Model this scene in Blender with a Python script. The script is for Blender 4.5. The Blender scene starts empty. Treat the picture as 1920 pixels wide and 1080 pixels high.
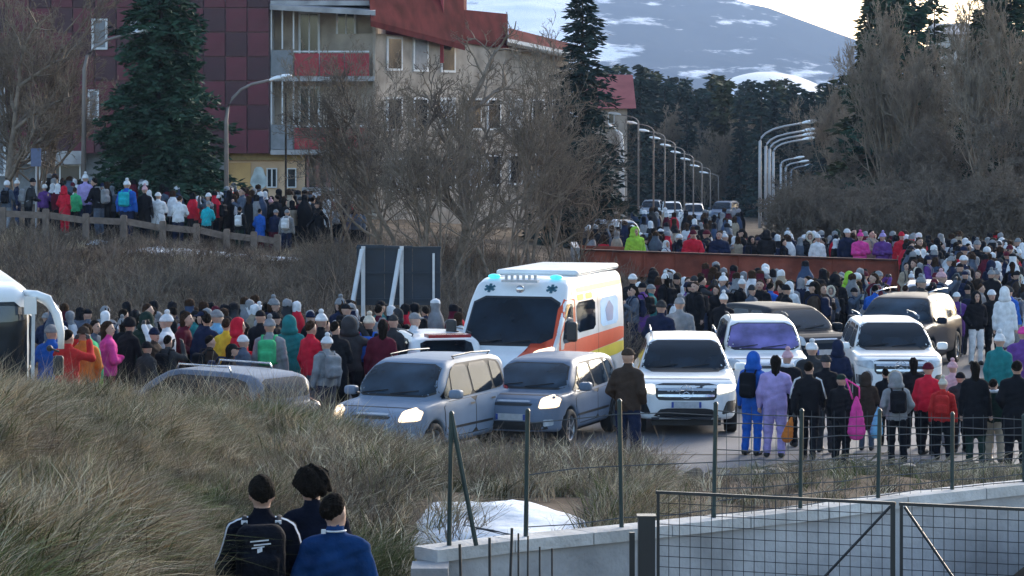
import bpy, math, random
import numpy as np
from mathutils import Vector, Matrix
from mathutils.bvhtree import BVHTree
import bmesh
R = math.radians
rng = np.random.default_rng(7)
random.seed(7)
SC = bpy.context.scene
COL = SC.collection

# ------------------------------------------------------------------ camera, sky, sun, exposure
CAMZ, F, HOR = 5.7, 5500.0, 217.0
cam = bpy.data.objects.new('camera', bpy.data.cameras.new('camera'))
COL.objects.link(cam); SC.camera = cam
cam.location = (0, 0, CAMZ); cam.rotation_euler = (R(90), 0, 0)
cam.data.sensor_width = 36; cam.data.lens = 36 * F / 1920
cam.data.shift_y = -(540 - HOR) / 1920
cam.data.clip_start = 0.5; cam.data.clip_end = 20000
W = bpy.data.worlds.new('World'); SC.world = W; W.use_nodes = True
nt = W.node_tree
bg = nt.nodes['Background']
sky = nt.nodes.new('ShaderNodeTexSky'); sky.sky_type = 'NISHITA'; sky.sun_disc = False
SUN_EL, SUN_AZ = 19.0, 28.0          # low sun beyond the ridge, to the right of the view
sky.sun_elevation = R(SUN_EL); sky.sun_rotation = R(SUN_AZ)
sky.air_density = 1.0; sky.dust_density = 1.8; sky.ozone_density = 2.2
wb = nt.nodes.new('ShaderNodeMix'); wb.data_type = 'RGBA'; wb.blend_type = 'MULTIPLY'; wb.inputs[0].default_value = 1
wb.inputs[7].default_value = (1.04, 1.0, .93, 1)          # the whole sky a little warmer
nt.links.new(sky.outputs[0], wb.inputs[6]); nt.links.new(wb.outputs[2], bg.inputs[0]); bg.inputs[1].default_value = 0.125
sd = bpy.data.lights.new('sun', 'SUN'); sd.energy = 1.2; sd.angle = R(24); sd.color = (1.0, 0.93, 0.84)
sun = bpy.data.objects.new('sun', sd); COL.objects.link(sun)
dv = Vector((math.sin(R(SUN_AZ)) * math.cos(R(SUN_EL)), math.cos(R(SUN_AZ)) * math.cos(R(SUN_EL)), math.sin(R(SUN_EL))))
sun.rotation_euler = dv.to_track_quat('Z', 'Y').to_euler()
SC.view_settings.view_transform = 'Standard'; SC.view_settings.look = 'None'
SC.view_settings.exposure = 1.85; SC.view_settings.gamma = 1.0
SC.view_settings.use_curve_mapping = False
SC.cycles.max_bounces = 5; SC.cycles.diffuse_bounces = 3; SC.cycles.glossy_bounces = 3
SC.cycles.transparent_max_bounces = 8; SC.cycles.transmission_bounces = 2
SC.cycles.volume_bounces = 1
SC.cycles.volume_step_rate = 4.0

# ------------------------------------------------------------------ helpers
def PX(px, d): return (px - 960.0) * d / F
def PZ(py, d): return CAMZ - (py - HOR) * d / F
def P(px, py, d): return (PX(px, d), d, PZ(py, d))
GROUND_H = 5.7

MATS = {}
def inst_random(m, lo, hi):
    n = m.node_tree; b = n.nodes['Principled BSDF']; l = b.inputs['Base Color'].links[0]; src = l.from_socket
    oi = n.nodes.new('ShaderNodeObjectInfo'); mr = n.nodes.new('ShaderNodeMapRange'); mr.inputs[3].default_value = lo; mr.inputs[4].default_value = hi
    n.links.new(oi.outputs['Random'], mr.inputs[0]); mx = n.nodes.new('ShaderNodeVectorMath'); mx.operation = 'SCALE'
    n.links.new(src, mx.inputs[0]); n.links.new(mr.outputs[0], mx.inputs['Scale']); n.links.new(mx.outputs[0], b.inputs['Base Color'])
def mat(name, col, rough=0.7, metal=0.0, var=0.15, scale=6.0, bump=0.0, bscale=40.0, spec=0.5, emit=None, estr=0.0, col2=None, coat=0.0, wave=None, detail=4.0):
    if name in MATS: return MATS[name]
    m = bpy.data.materials.new(name); m.use_nodes = True
    n = m.node_tree; b = n.nodes['Principled BSDF']
    b.inputs['Roughness'].default_value = rough; b.inputs['Metallic'].default_value = metal
    b.inputs['Specular IOR Level'].default_value = spec
    b.inputs['Coat Weight'].default_value = coat
    tc = n.nodes.new('ShaderNodeTexCoord')
    nz = n.nodes.new('ShaderNodeTexNoise'); nz.inputs['Scale'].default_value = scale; nz.inputs['Detail'].default_value = detail
    n.links.new(tc.outputs['Object'], nz.inputs['Vector'])
    mx = n.nodes.new('ShaderNodeMix'); mx.data_type = 'RGBA'
    c = np.array(col, float)
    c2 = np.array(col2, float) if col2 is not None else c * (1 + var)
    c1 = c if col2 is not None else c * (1 - var)
    mx.inputs[6].default_value = (*c1, 1); mx.inputs[7].default_value = (*np.minimum(c2, 1), 1)
    rp = n.nodes.new('ShaderNodeMapRange'); rp.inputs[1].default_value = 0.32; rp.inputs[2].default_value = 0.68
    n.links.new(nz.outputs[0], rp.inputs[0]); n.links.new(rp.outputs[0], mx.inputs[0])
    n.links.new(mx.outputs[2], b.inputs['Base Color'])
    if bump:
        nb = n.nodes.new('ShaderNodeTexNoise'); nb.inputs['Scale'].default_value = bscale; nb.inputs['Detail'].default_value = 5
        n.links.new(tc.outputs['Object'], nb.inputs['Vector'])
        bp = n.nodes.new('ShaderNodeBump'); bp.inputs['Strength'].default_value = min(1, bump); bp.inputs['Distance'].default_value = 0.03
        n.links.new(nb.outputs[0], bp.inputs['Height']); n.links.new(bp.outputs[0], b.inputs['Normal'])
    if emit:
        b.inputs['Emission Color'].default_value = (*emit, 1); b.inputs['Emission Strength'].default_value = estr
    MATS[name] = m
    return m

def mesh(name, v, f, mats=(), smooth=False, mi=None):
    me = bpy.data.meshes.new(name)
    v = np.asarray(v, np.float32)
    if isinstance(f, np.ndarray):
        k = f.shape[1]; nf = len(f)
        me.vertices.add(len(v)); me.vertices.foreach_set('co', v.ravel())
        me.loops.add(nf * k); me.loops.foreach_set('vertex_index', f.astype(np.int32).ravel())
        me.polygons.add(nf); me.polygons.foreach_set('loop_start', np.arange(0, nf * k, k, dtype=np.int32))
        me.polygons.foreach_set('loop_total', np.full(nf, k, np.int32))
    else:
        me.from_pydata(v.tolist(), [], f)
    for m in mats: me.materials.append(m)
    if mi is not None: me.polygons.foreach_set('material_index', np.asarray(mi, np.int32))
    if smooth: me.polygons.foreach_set('use_smooth', np.ones(len(me.polygons), bool))
    me.update(calc_edges=True)
    return me

def obj(name, me, parent=None, loc=None, rot=None, scl=None, label=None, cat=None, group=None, kind=None):
    o = bpy.data.objects.new(name, me); COL.objects.link(o)
    if parent is not None: o.parent = parent
    if loc is not None: o.location = loc
    if rot is not None: o.rotation_euler = rot
    if scl is not None: o.scale = scl if hasattr(scl, '__len__') else (scl,) * 3
    if label: o['label'] = label
    if cat: o['category'] = cat
    if group: o['group'] = group
    if kind: o['kind'] = kind
    return o

def copy_tree(o, loc, rot=None, label=None, group=None, scl=None):
    c = o.copy(); COL.objects.link(c); c.location = loc
    if rot is not None: c.rotation_euler = rot
    if scl is not None: c.scale = scl if hasattr(scl, '__len__') else (scl,) * 3
    if label: c['label'] = label
    if group: c['group'] = group
    for ch in o.children:
        d = ch.copy(); COL.objects.link(d); d.parent = c
        for g in ch.children:
            e = g.copy(); COL.objects.link(e); e.parent = d
    return c

class MB:
    """collects simple solids into one mesh"""
    def __init__(s): s.v = []; s.f = []; s.m = []
    def add(s, v, f, m=0):
        o = len(s.v); s.v += [tuple(p) for p in v]; s.f += [tuple(i + o for i in q) for q in f]; s.m += [m] * len(f); return s
    def box(s, x0, x1, y0, y1, z0, z1, m=0):
        v = [(x0,y0,z0),(x1,y0,z0),(x1,y1,z0),(x0,y1,z0),(x0,y0,z1),(x1,y0,z1),(x1,y1,z1),(x0,y1,z1)]
        return s.add(v, [(0,3,2,1),(4,5,6,7),(0,1,5,4),(1,2,6,5),(2,3,7,6),(3,0,4,7)], m)
    def tube(s, pts, rad, n=8, m=0, caps=True):
        pts = [Vector(p) for p in pts]
        rad = rad if hasattr(rad, '__len__') else [rad] * len(pts)
        o = len(s.v); k = len(pts)
        for i, p in enumerate(pts):
            t = (pts[min(i + 1, k - 1)] - pts[max(i - 1, 0)]).normalized()
            a = Vector((0, 0, 1)) if abs(t.z) < .9 else Vector((1, 0, 0))
            u = t.cross(a).normalized(); w = t.cross(u)
            for j in range(n):
                an = 2 * math.pi * j / n
                s.v.append(tuple(p + (u * math.cos(an) + w * math.sin(an)) * rad[i]))
        for i in range(k - 1):
            for j in range(n):
                a = o + i * n + j; b = o + i * n + (j + 1) % n
                s.f.append((a, b, b + n, a + n)); s.m.append(m)
        if caps:
            s.f.append(tuple(o + j for j in range(n))[::-1]); s.m.append(m)
            s.f.append(tuple(o + (k - 1) * n + j for j in range(n))); s.m.append(m)
        return s
    def beam(s, a, b, w, h, m=0):
        a = Vector(a); b = Vector(b); t = (b - a).normalized()
        up = Vector((0, 0, 1)) if abs(t.z) < .95 else Vector((0, 1, 0))
        u = t.cross(up).normalized() * w / 2; q = u.cross(t).normalized() * h / 2
        v = [a-u-q, a+u-q, a+u+q, a-u+q, b-u-q, b+u-q, b+u+q, b-u+q]
        return s.add(v, [(0,3,2,1),(4,5,6,7),(0,1,5,4),(1,2,6,5),(2,3,7,6),(3,0,4,7)], m)
    def build(s, name, mats, parent=None, smooth=False, **k):
        mats = mats if isinstance(mats, (list, tuple)) else [mats]
        me = mesh(name, np.array(s.v), s.f, mats, smooth, s.m)
        return obj(name, me, parent, **k)
    def me(s, name, mats, smooth=False):
        mats = mats if isinstance(mats, (list, tuple)) else [mats]
        return mesh(name, np.array(s.v), s.f, mats, smooth, s.m)

# ---- signed-distance mesher (surface nets)
def nets(f, lo, hi, h):
    lo = np.array(lo, float); hi = np.array(hi, float)
    n = np.ceil((hi - lo) / h).astype(int) + 1
    ax = [lo[i] + h * np.arange(n[i]) for i in range(3)]
    X, Y, Z = np.meshgrid(*ax, indexing='ij', sparse=True)
    V = np.broadcast_to(f(X, Y, Z), tuple(n)).astype(np.float32)
    c = n - 1
    acc = np.zeros((*c, 3), np.float32); cnt = np.zeros(c, np.float32)
    def sl(o): return tuple(slice(o[i], o[i] + c[i]) for i in range(3))
    for a in range(3):
        o1, o2 = [i for i in range(3) if i != a]
        for p in (0, 1):
            for q in (0, 1):
                A = [0,0,0]; A[o1] = p; A[o2] = q; B = list(A); B[a] = 1
                va, vb = V[sl(A)], V[sl(B)]
                mk = (va < 0) != (vb < 0)
                t = np.where(mk, va / np.where(mk, va - vb, 1), 0)
                acc[..., a] += t * mk; acc[..., o1] += p * mk; acc[..., o2] += q * mk; cnt += mk
    idx = np.full(c, -1, np.int64); act = cnt > 0
    idx[act] = np.arange(act.sum())
    base = np.argwhere(act)
    v = lo + h * (base + acc[act] / cnt[act][:, None])
    F_ = []
    for a in range(3):
        o1, o2 = [(1, 2), (2, 0), (0, 1)][a]
        s0 = [slice(None)] * 3; s0[a] = slice(0, n[a] - 1); s0[o1] = slice(1, n[o1] - 1); s0[o2] = slice(1, n[o2] - 1)
        s1 = list(s0); s1[a] = slice(1, n[a])
        va, vb = V[tuple(s0)] < 0, V[tuple(s1)] < 0
        e = np.argwhere(va != vb); sgn = va[tuple(e.T)]
        e = e.copy(); e[:, o1] += 1; e[:, o2] += 1
        def g(d1, d2):
            k = e.copy(); k[:, o1] += d1; k[:, o2] += d2; return idx[tuple(k.T)]
        q = np.stack([g(-1, -1), g(0, -1), g(0, 0), g(-1, 0)], 1)
        q[~sgn] = q[~sgn][:, ::-1]
        F_.append(q)
    return v, np.concatenate(F_)

def smin(a, b, k):
    h = np.clip(.5 + .5 * (b - a) / k, 0, 1); return b * (1 - h) + a * h - k * h * (1 - h)
def smax(a, b, k): return -smin(-a, -b, k)
def caps(p0, p1, r0, r1):
    p0 = np.array(p0, float); d = np.array(p1, float) - p0; L = d @ d + 1e-9
    def f(X, Y, Z):
        t = np.clip(((X - p0[0]) * d[0] + (Y - p0[1]) * d[1] + (Z - p0[2]) * d[2]) / L, 0, 1)
        return np.sqrt((X - p0[0] - t * d[0])**2 + (Y - p0[1] - t * d[1])**2 + (Z - p0[2] - t * d[2])**2) - (r0 + (r1 - r0) * t)
    return f
def ell(c, r):
    def f(X, Y, Z):
        k = np.sqrt(((X - c[0]) / r[0])**2 + ((Y - c[1]) / r[1])**2 + ((Z - c[2]) / r[2])**2)
        return (k - 1) * min(r)
    return f
def rbox(c, s, r):
    def f(X, Y, Z):
        a = np.abs(X - c[0]) - s[0] + r; b = np.abs(Y - c[1]) - s[1] + r; d = np.abs(Z - c[2]) - s[2] + r
        return np.sqrt(np.maximum(a, 0)**2 + np.maximum(b, 0)**2 + np.maximum(d, 0)**2) + np.minimum(np.maximum(a, np.maximum(b, d)), 0) - r
    return f
def poly2(pts):
    pts = np.array(pts, float)
    def f(U, V):
        d = np.full(np.broadcast(U, V).shape, 1e9); s = np.ones_like(d)
        n = len(pts)
        for i in range(n):
            a = pts[i]; b = pts[i - 1]; e = b - a; wx = U - a[0]; wy = V - a[1]
            t = np.clip((wx * e[0] + wy * e[1]) / (e @ e + 1e-12), 0, 1)
            d = np.minimum(d, (wx - e[0] * t)**2 + (wy - e[1] * t)**2)
            c1 = V >= a[1]; c2 = V < b[1]; c3 = e[0] * wy > e[1] * wx
            s = np.where((c1 & c2 & c3) | (~c1 & ~c2 & ~c3), -s, s)
        return s * np.sqrt(d)
    return f

def smoothpoly(pts, it=2):
    p = np.array(pts, float)
    for _ in range(it):
        q = np.roll(p, -1, 0); p = np.stack([p * .75 + q * .25, p * .25 + q * .75], 1).reshape(-1, p.shape[1])
    return p

# value noise for terrain
def vnoise(x, y, seed=0):
    xi = np.floor(x).astype(np.int64); yi = np.floor(y).astype(np.int64); fx = x - xi; fy = y - yi
    fx = fx * fx * (3 - 2 * fx); fy = fy * fy * (3 - 2 * fy)
    def hsh(i, j):
        n = (i * 374761393 + j * 668265263 + seed * 1442695041) & 0x7fffffff
        n = ((n ^ (n >> 13)) * 1274126177) & 0x7fffffff
        return ((n ^ (n >> 16)) & 0xffff) / 65535.0
    return (hsh(xi, yi) * (1 - fx) + hsh(xi + 1, yi) * fx) * (1 - fy) + (hsh(xi, yi + 1) * (1 - fx) + hsh(xi + 1, yi + 1) * fx) * fy
def fbm(x, y, o=4, seed=0):
    r = 0; a = .5
    for i in range(o): r = r + a * (vnoise(x * 2**i, y * 2**i, seed + i) - .5); a *= .5
    return r

# ------------------------------------------------------------------ terrain
# control points: px, distance, height
CP = [
 (-300,12,3.3),(0,12,3.1),(300,12,2.2),(600,12,1.5),(960,12,1.3),(1400,12,1.3),(2100,12,1.3),(2600,12,1.3),
 (-300,18,3.2),(0,18,2.9),(200,18,2.4),(380,18,1.7),(520,18,1.3),(800,18,1.25),(1400,18,1.2),(2100,18,1.2),(2600,18,1.2),
 (-300,24,3.1),(0,24,3.0),(250,24,2.5),(420,24,1.7),(520,24,1.25),(640,24,1.15),(720,24,1.3),(790,24,1.4),(1400,24,1.2),(1700,25,.8),(1880,25,1.0),(1990,25,1.78),(2100,25,1.9),(1600,27,.8),(1880,27.3,1.0),(2100,24,1.2),
 (-300,30,2.7),(0,30,2.55),(300,30,2.25),(520,30,1.75),(700,30,1.6),(830,30,1.7),(1000,30,1.75),(1250,30,1.8),(1600,30,1.8),(2100,31,1.9),
 (-300,36,2.1),(0,36,1.95),(300,36,1.85),(520,36,1.6),(700,36,1.3),(900,36,1.0),(1150,36,1.15),(1500,36,1.2),(2000,36,1.3),
 (-300,41,1.5),(0,41,1.5),(300,41,1.45),(520,41,1.3),(650,41,1.0),(850,41,.6),(1100,41,.4),(1300,42,.22),(1500,43,.28),(1700,43.5,.32),(2000,43.5,.35),(2300,43.5,.35),
 (-300,45.5,.7),(0,45.5,.7),(300,45.5,.6),(520,45,.6),(650,45,.5),(850,45.5,.15),(1150,46.3,.03),(1500,46.8,.05),(1900,47,.05),(2400,47,0),
 (-600,48,0),(-300,48,0),(0,48,0),(300,48,0),(600,48,0),(900,48,0),(1200,49,0),(1500,50,0),(1900,50,0),(2500,50,0),
 (-600,62,0),(-300,62,0),(0,62,0),(300,62,0),(600,62,0),(900,62,0),(1200,62,0),(1900,62,0),(2500,62,0),
 (-300,68,.25),(0,68,.25),(300,67,.2),(600,67,.2),(900,70,.15),(1200,75,0),(1900,75,0),(2500,75,0),
 (-300,80,1.1),(0,80,1.05),(300,80,.9),(600,80,.75),(900,84,.5),(1100,85,0.1),(1500,90,0),(2300,90,0),
 (-300,92,1.9),(0,92,1.85),(300,92,1.55),(480,92,1.3),(650,92,1.15),(900,92,.9),(1090,97,.2),(1300,97,.05),(1900,97,.0),(2500,97,0),
 (-300,110,2.0),(0,110,1.95),(400,110,1.7),(650,110,1.5),(900,110,1.0),(1100,112,.3),(1500,112,0),(2000,112,0),(2500,112,0),
 (-300,150,2.2),(0,150,2.1),(500,150,1.8),(900,150,.6),(1200,150,-.7),(1500,150,-.7),(2000,150,0.3),(2500,150,.6),
 (-300,230,2.6),(500,230,1.0),(900,230,-1.5),(1200,230,-2.6),(1500,230,-2.6),(2000,230,-.8),(2500,230,0),
 (-300,350,4.0),(600,350,2.0),(1200,350,-1),(1500,350,-1),(2000,350,2),(2500,350,3),
]
CPA = np.array(CP)
def _uv(px, d): return np.stack([np.asarray(px) / 260.0, np.log(d) * 7.0], -1)
_C = _uv(CPA[:, 0], CPA[:, 1])
_K = np.linalg.norm(_C[:, None] - _C[None], axis=-1)
_A = np.block([[_K, np.ones((len(_C), 1))], [np.ones((1, len(_C))), np.zeros((1, 1))]])
_w = np.linalg.solve(_A, np.append(CPA[:, 2], 0))
def H0(X, Y):
    X = np.asarray(X, float); Y = np.asarray(Y, float)
    d = np.clip(Y, 10, 350); px = np.clip(960 + F * X / np.maximum(Y, 10), -500, 2700)
    q = _uv(px, d); out = np.full(np.broadcast(X, Y).shape, _w[-1])
    for i in range(len(_C)):
        out = out + _w[i] * np.sqrt((q[..., 0] - _C[i, 0])**2 + (q[..., 1] - _C[i, 1])**2)
    return out
def HT(X, Y):
    X = np.asarray(X, float); Y = np.asarray(Y, float)
    z = H0(X, Y)
    px = 960 + F * X / np.maximum(Y, 10)
    # flat road / square
    flat = np.clip((Y - 47.2) / 1.5, 0, 1) * np.clip((64 - Y) / 3, 0, 1)
    flat = np.maximum(flat, np.clip((Y - 45.3) / .8, 0, 1) * np.clip((64 - Y) / 3, 0, 1) * np.clip((px - 1110) / 60, 0, 1))
    fr = np.clip((Y - 48) / 1.5, 0, 1) * np.clip((115 - Y) / 8, 0, 1) * np.clip((px - 1180) / 60, 0, 1)
    flat = np.maximum(flat, fr)
    rough = np.clip(1 - flat, 0, 1)
    amp = np.where(Y < 47, .16, np.where(Y < 130, .22, .1))
    amp = amp * np.clip(1 - np.exp(-((px - 620)**2 / 120**2 + (Y - 22)**2 / 6**2)), .15, 1)
    z = z * (1 - flat) + rough * amp * fbm(X * .55, Y * .35, 4, 3) * 2
    return z
def hz(x, y): return float(HT(np.array([x]), np.array([y]))[0])

m_soil = mat('dry_soil', (.11, .085, .065), .95, var=.45, scale=.9, bump=.7, bscale=9, spec=.03)
m_asph = mat('worn_asphalt', (.125, .125, .14), .8, var=.16, scale=.5, bump=.25, bscale=60, spec=.4)
m_snow = mat('old_snow', (.62, .66, .72), .7, var=.12, scale=2.5, bump=.6, bscale=8, spec=.3)

def sheet(name, ys, xf, nx, zoff=0.0, hf=HT):
    ys = np.asarray(ys); V = []
    u = np.linspace(0, 1, nx)
    X = np.stack([xf(y)[0] + (xf(y)[1] - xf(y)[0]) * u for y in ys]); Y = np.repeat(ys[:, None], nx, 1)
    Z = hf(X, Y) + zoff
    v = np.stack([X, Y, Z], -1).reshape(-1, 3)
    i = np.arange(len(ys) - 1)[:, None] * nx + np.arange(nx - 1)[None]
    f = np.stack([i, i + 1, i + nx + 1, i + nx], -1).reshape(-1, 4)
    return v, f
ys = np.concatenate([np.arange(6, 48, .22), np.arange(48, 64, 1.0), np.arange(64, 125, .5), np.geomspace(126, 2500, 60)])
v, f = sheet('ground', ys, lambda y: (-(.30 * y + 8), .30 * y + 8), 150)
obj('ground', mesh('ground', v, f, [m_soil], True), kind='structure')
# asphalt of the road and square
v, f = sheet('road', np.arange(49.3, 63.6, .7), lambda y: (-20 - .2*y, 20 + .25 * y), 60, .008, lambda X, Y: np.zeros_like(X))
obj('road', mesh('road', v, f, [m_asph], True), kind='structure')
v, f = sheet('road_verge', np.arange(46.2, 49.35, .5), lambda y: (PX(1160, y), PX(2300, y)), 40, .008, lambda X, Y: np.zeros_like(X))
obj('road', mesh('road', v, f, [m_asph], True), kind='structure')
v, f = sheet('square', np.arange(63.6, 115, 1.5), lambda y: (PX(1245, y), PX(2300, y)), 40, .009, lambda X, Y: np.zeros_like(X))
obj('pavement', mesh('pavement', v, f, [m_asph], True), kind='structure')

# ------------------------------------------------------------------ far land, mountain
def ridge():
    # skyline of the mountain: px, py  (all at about 5 km)
    prof = np.array([(-900,60),(-200,30),(300,0),(700,-30),(1000,-70),(1200,-60),(1330,-20),(1400,6),(1440,14),(1500,36),(1560,58),(1610,76),(1680,108),(1760,140),(1900,160),(2300,150),(2900,120)], float)
    nx, ny = 420, 130
    px = np.linspace(-900, 2900, nx)
    t = np.linspace(0, 1, ny)
    D = 3300 + 1700 * t
    top = PZ(np.interp(px, prof[:, 0], prof[:, 1]), 5000.)
    V = np.zeros((ny, nx, 3))
    for j in range(ny):
        d = D[j]; s = t[j]
        X = PX(px, 5000.) * (d / 5000.)
        z = -6 + (top + 6) * (s ** 1.15)
        amp = 17 * math.sin(math.pi * min(1, s)) ** .8 + 1.2
        z = z + amp * (1 - abs(2 * (fbm(X / 300 + 9, np.full(nx, d / 330.), 5, 11) * 1.6)) - .75) * (0 if j == 0 else 1)
        V[j] = np.stack([X, np.full(nx, d), z], 1)
    # back slope so it has a far side
    B = V[-1].copy(); B[:, 1] += 1400; B[:, 2] = -6
    v = np.concatenate([V.reshape(-1, 3), B])
    i = np.arange(ny)[:, None] * nx + np.arange(nx - 1)[None]
    f = np.stack([i, i + 1, i + nx + 1, i + nx], -1).reshape(-1, 4)
    m = bpy.data.materials.new('snowy_slope'); m.use_nodes = True; n = m.node_tree; b = n.nodes['Principled BSDF']
    b.inputs['Roughness'].default_value = 1.; b.inputs['Specular IOR Level'].default_value = 0.
    tc = n.nodes.new('ShaderNodeTexCoord'); mp = n.nodes.new('ShaderNodeMapping'); mp.inputs['Scale'].default_value = (1/120., 1/420., 1/26.)
    mp.inputs['Rotation'].default_value = (0, R(28), 0)
    n.links.new(tc.outputs['Object'], mp.inputs[0])
    nz = n.nodes.new('ShaderNodeTexNoise'); nz.inputs['Scale'].default_value = 1.0; nz.inputs['Detail'].default_value = 7; nz.inputs['Roughness'].default_value = .62
    n.links.new(mp.outputs[0], nz.inputs[0])
    # more snow towards the long open slope on one side
    sx = n.nodes.new('ShaderNodeSeparateXYZ'); n.links.new(tc.outputs['Object'], sx.inputs[0])
    mr = n.nodes.new('ShaderNodeMapRange'); mr.inputs[1].default_value = 160; mr.inputs[2].default_value = 40; mr.inputs[3].default_value = -.005; mr.inputs[4].default_value = .26
    n.links.new(sx.outputs[0], mr.inputs[0])
    ad = n.nodes.new('ShaderNodeMath'); ad.operation = 'ADD'; n.links.new(nz.outputs[0], ad.inputs[0]); n.links.new(mr.outputs[0], ad.inputs[1])
    cr = n.nodes.new('ShaderNodeValToRGB'); cr.color_ramp.elements[0].position = .56; cr.color_ramp.elements[0].color = (.035, .045, .06, 1)
    cr.color_ramp.elements[1].position = .64; cr.color_ramp.elements[1].color = (.75, .77, .82, 1)
    n.links.new(ad.outputs[0], cr.inputs[0]); n.links.new(cr.outputs[0], b.inputs['Base Color'])
    obj('mountain', mesh('mountain', v, f, [m], True), kind='structure')
ridge()
# a plain to the foot of the mountain and a snow field seen over the wood
v, f = sheet('plain', np.geomspace(1500, 9000, 24), lambda y: (-.9 * y, .9 * y), 30, 0, lambda X, Y: np.full_like(X, -8.0))
obj('terrain', mesh('terrain', v, f, [mat('far_field', (.1, .1, .08), .95, var=.3, scale=.01)], True), kind='structure')
xs = np.linspace(PX(1250, 900), PX(1640, 900), 50); v = []; 
yy = np.linspace(820, 1000, 14)
for y in yy:
    s = math.sin(math.pi * (y - 820) / 190) if y < 1000 else .2
    tt = (xs - xs[0]) / (xs[-1] - xs[0])
    zz = -8 + (PZ(133, 900.) + 8) * np.sin(math.pi * np.clip(tt, 0, 1)) ** .5 * max(.05, s)
    v.append(np.stack([xs, np.full_like(xs, y), zz], 1))
v = np.concatenate(v); i = np.arange(13)[:, None] * 50 + np.arange(49)[None]
obj('hill', mesh('hill', v, np.stack([i, i + 1, i + 51, i + 50], -1).reshape(-1, 4), [m_snow], True), kind='structure')

# ------------------------------------------------------------------ snow patches
def snow_patch(name, outline, label, th=.12, res=.16, seed=0):
    """outline: (px,d) polygon on the terrain"""
    pol = np.array([(PX(a, d), d) for a, d in outline]); pol = smoothpoly(pol, 2)
    lo = pol.min(0) - .3; hi = pol.max(0) + .3
    x = np.arange(lo[0], hi[0], res); y = np.arange(lo[1], hi[1], res)
    X, Y = np.meshgrid(x, y, indexing='ij')
    d = poly2(pol)(X, Y) + .95 * fbm(X * 1.5, Y * 1.1, 4, seed)
    Z = HT(X, Y) + np.clip(-d / .5, -.3, 1) * th + .10 * fbm(X * 2.2, Y * 1.6, 4, seed + 5) * np.clip(-d / .4, 0, 1)
    keep = d < .12
    nx, ny = X.shape
    i = np.arange(nx - 1)[:, None] * ny + np.arange(ny - 1)[None]
    k = keep[:-1, :-1] & keep[1:, :-1] & keep[1:, 1:] & keep[:-1, 1:]
    f = np.stack([i, i + ny, i + ny + 1, i + 1], -1)[k]
    v = np.stack([X, Y, Z], -1).reshape(-1, 3)
    us, inv = np.unique(f, return_inverse=True)
    return obj(name, mesh(name, v[us], inv.reshape(f.shape), [m_snow], True), kind='structure')
snow_patch('snow', [(760,30.3),(850,30.2),(930,30.2),(1000,29.6),(1070,29.4),(1120,27.6),(1140,26.2),(1000,25.4),(880,25.2),(838,26)], '', .07, .08, 1)
snow_patch('snow', [(700,18.2),(900,18.3),(1000,16.4),(720,16.3)], '', .08, .12, 2)
snow_patch('snow', [(1800,26.2),(1900,27.9),(2120,28.4),(2120,22.5),(1780,23)], '', .1, .12, 3)
snow_patch('snow', [(200,88.5),(300,88),(420,89.8),(560,89.5),(640,91),(520,92),(330,91.4),(240,90.6)], '', .1, .25, 4)
snow_patch('snow', [(150,92.5),(190,92),(215,93),(180,93.6)], '', .06, .2, 5)

# ------------------------------------------------------------------ retaining wall with coping
m_conc = mat('grey_concrete', (.34, .34, .35), .95, var=.30, scale=1.3, bump=.6, bscale=14, spec=.1, detail=9)
m_cope = mat('pale_coping', (.48, .47, .46), .95, var=.25, scale=2.2, bump=.6, bscale=20, spec=.1, detail=9)
WA = np.array([PX(812, 24.), 24.]); WB = np.array([PX(1990, 28.9), 28.9])
def wall_at(px):
    lo, hi = 0., 1.2
    for _ in range(40):
        m_ = (lo + hi) / 2; p = WA + (WB - WA) * m_
        if 960 + F * p[0] / p[1] < px: lo = m_
        else: hi = m_
    p = WA + (WB - WA) * lo; return p
def wall_top(px): return PZ(np.interp(px, [810, 960, 1190, 1500, 1700, 1920, 2000], [1031, 1012, 990, 957, 930, 907, 900]), wall_at(px)[1])
wd = np.array([WB[0] - WA[0], WB[1] - WA[1]]); wl = np.linalg.norm(wd); wd /= wl; wn = np.array([wd[1], -wd[0]])  # towards camera
def wall_strip(mb, o0, o1, z0f, z1f, n=14, pa=812, pb=1990, m=0):
    ps = np.linspace(pa, pb, n)
    v = []
    for p in ps:
        q = wall_at(p); t = wall_top(p)
        for o_, zf in ((o0, z0f), (o1, z0f), (o1, z1f), (o0, z1f)):
            v.append((q[0] + wn[0] * o_, q[1] + wn[1] * o_, zf(t)))
    f = []
    for i in range(n - 1):
        for j in range(4):
            a = i * 4 + j; b = i * 4 + (j + 1) % 4; f.append((a, a + 4, b + 4, b)[::-1])
    f.append((0, 1, 2, 3)); f.append(tuple((n - 1) * 4 + j for j in (3, 2, 1, 0)))
    mb.add(v, f, m)
wroot = obj('retaining_wall', None, loc=(0, 0, 0), label='long pale concrete retaining wall with rough coping behind the mesh gate', cat='wall')
b = MB(); wall_strip(b, -.22, 0, lambda t: 0.6, lambda t: t - .10); b.build('wall_face', [m_conc], wroot)
edges = list(np.linspace(812, 1990, 9))
for i in range(8):
    b = MB(); wall_strip(b, -.26, .05, lambda t: t - .10, lambda t: t, 4, edges[i] + 1.2, edges[i + 1] - 1.2)
    b.build('coping', [m_cope], wroot)
b = MB(); q = wall_at(812)
b.beam((q[0] - .02, q[1] - .15, .6), (q[0] - .02, q[1] - .15, wall_top(812) - .1), .3, .4); b.build('wall_end', [m_conc], wroot)

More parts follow.
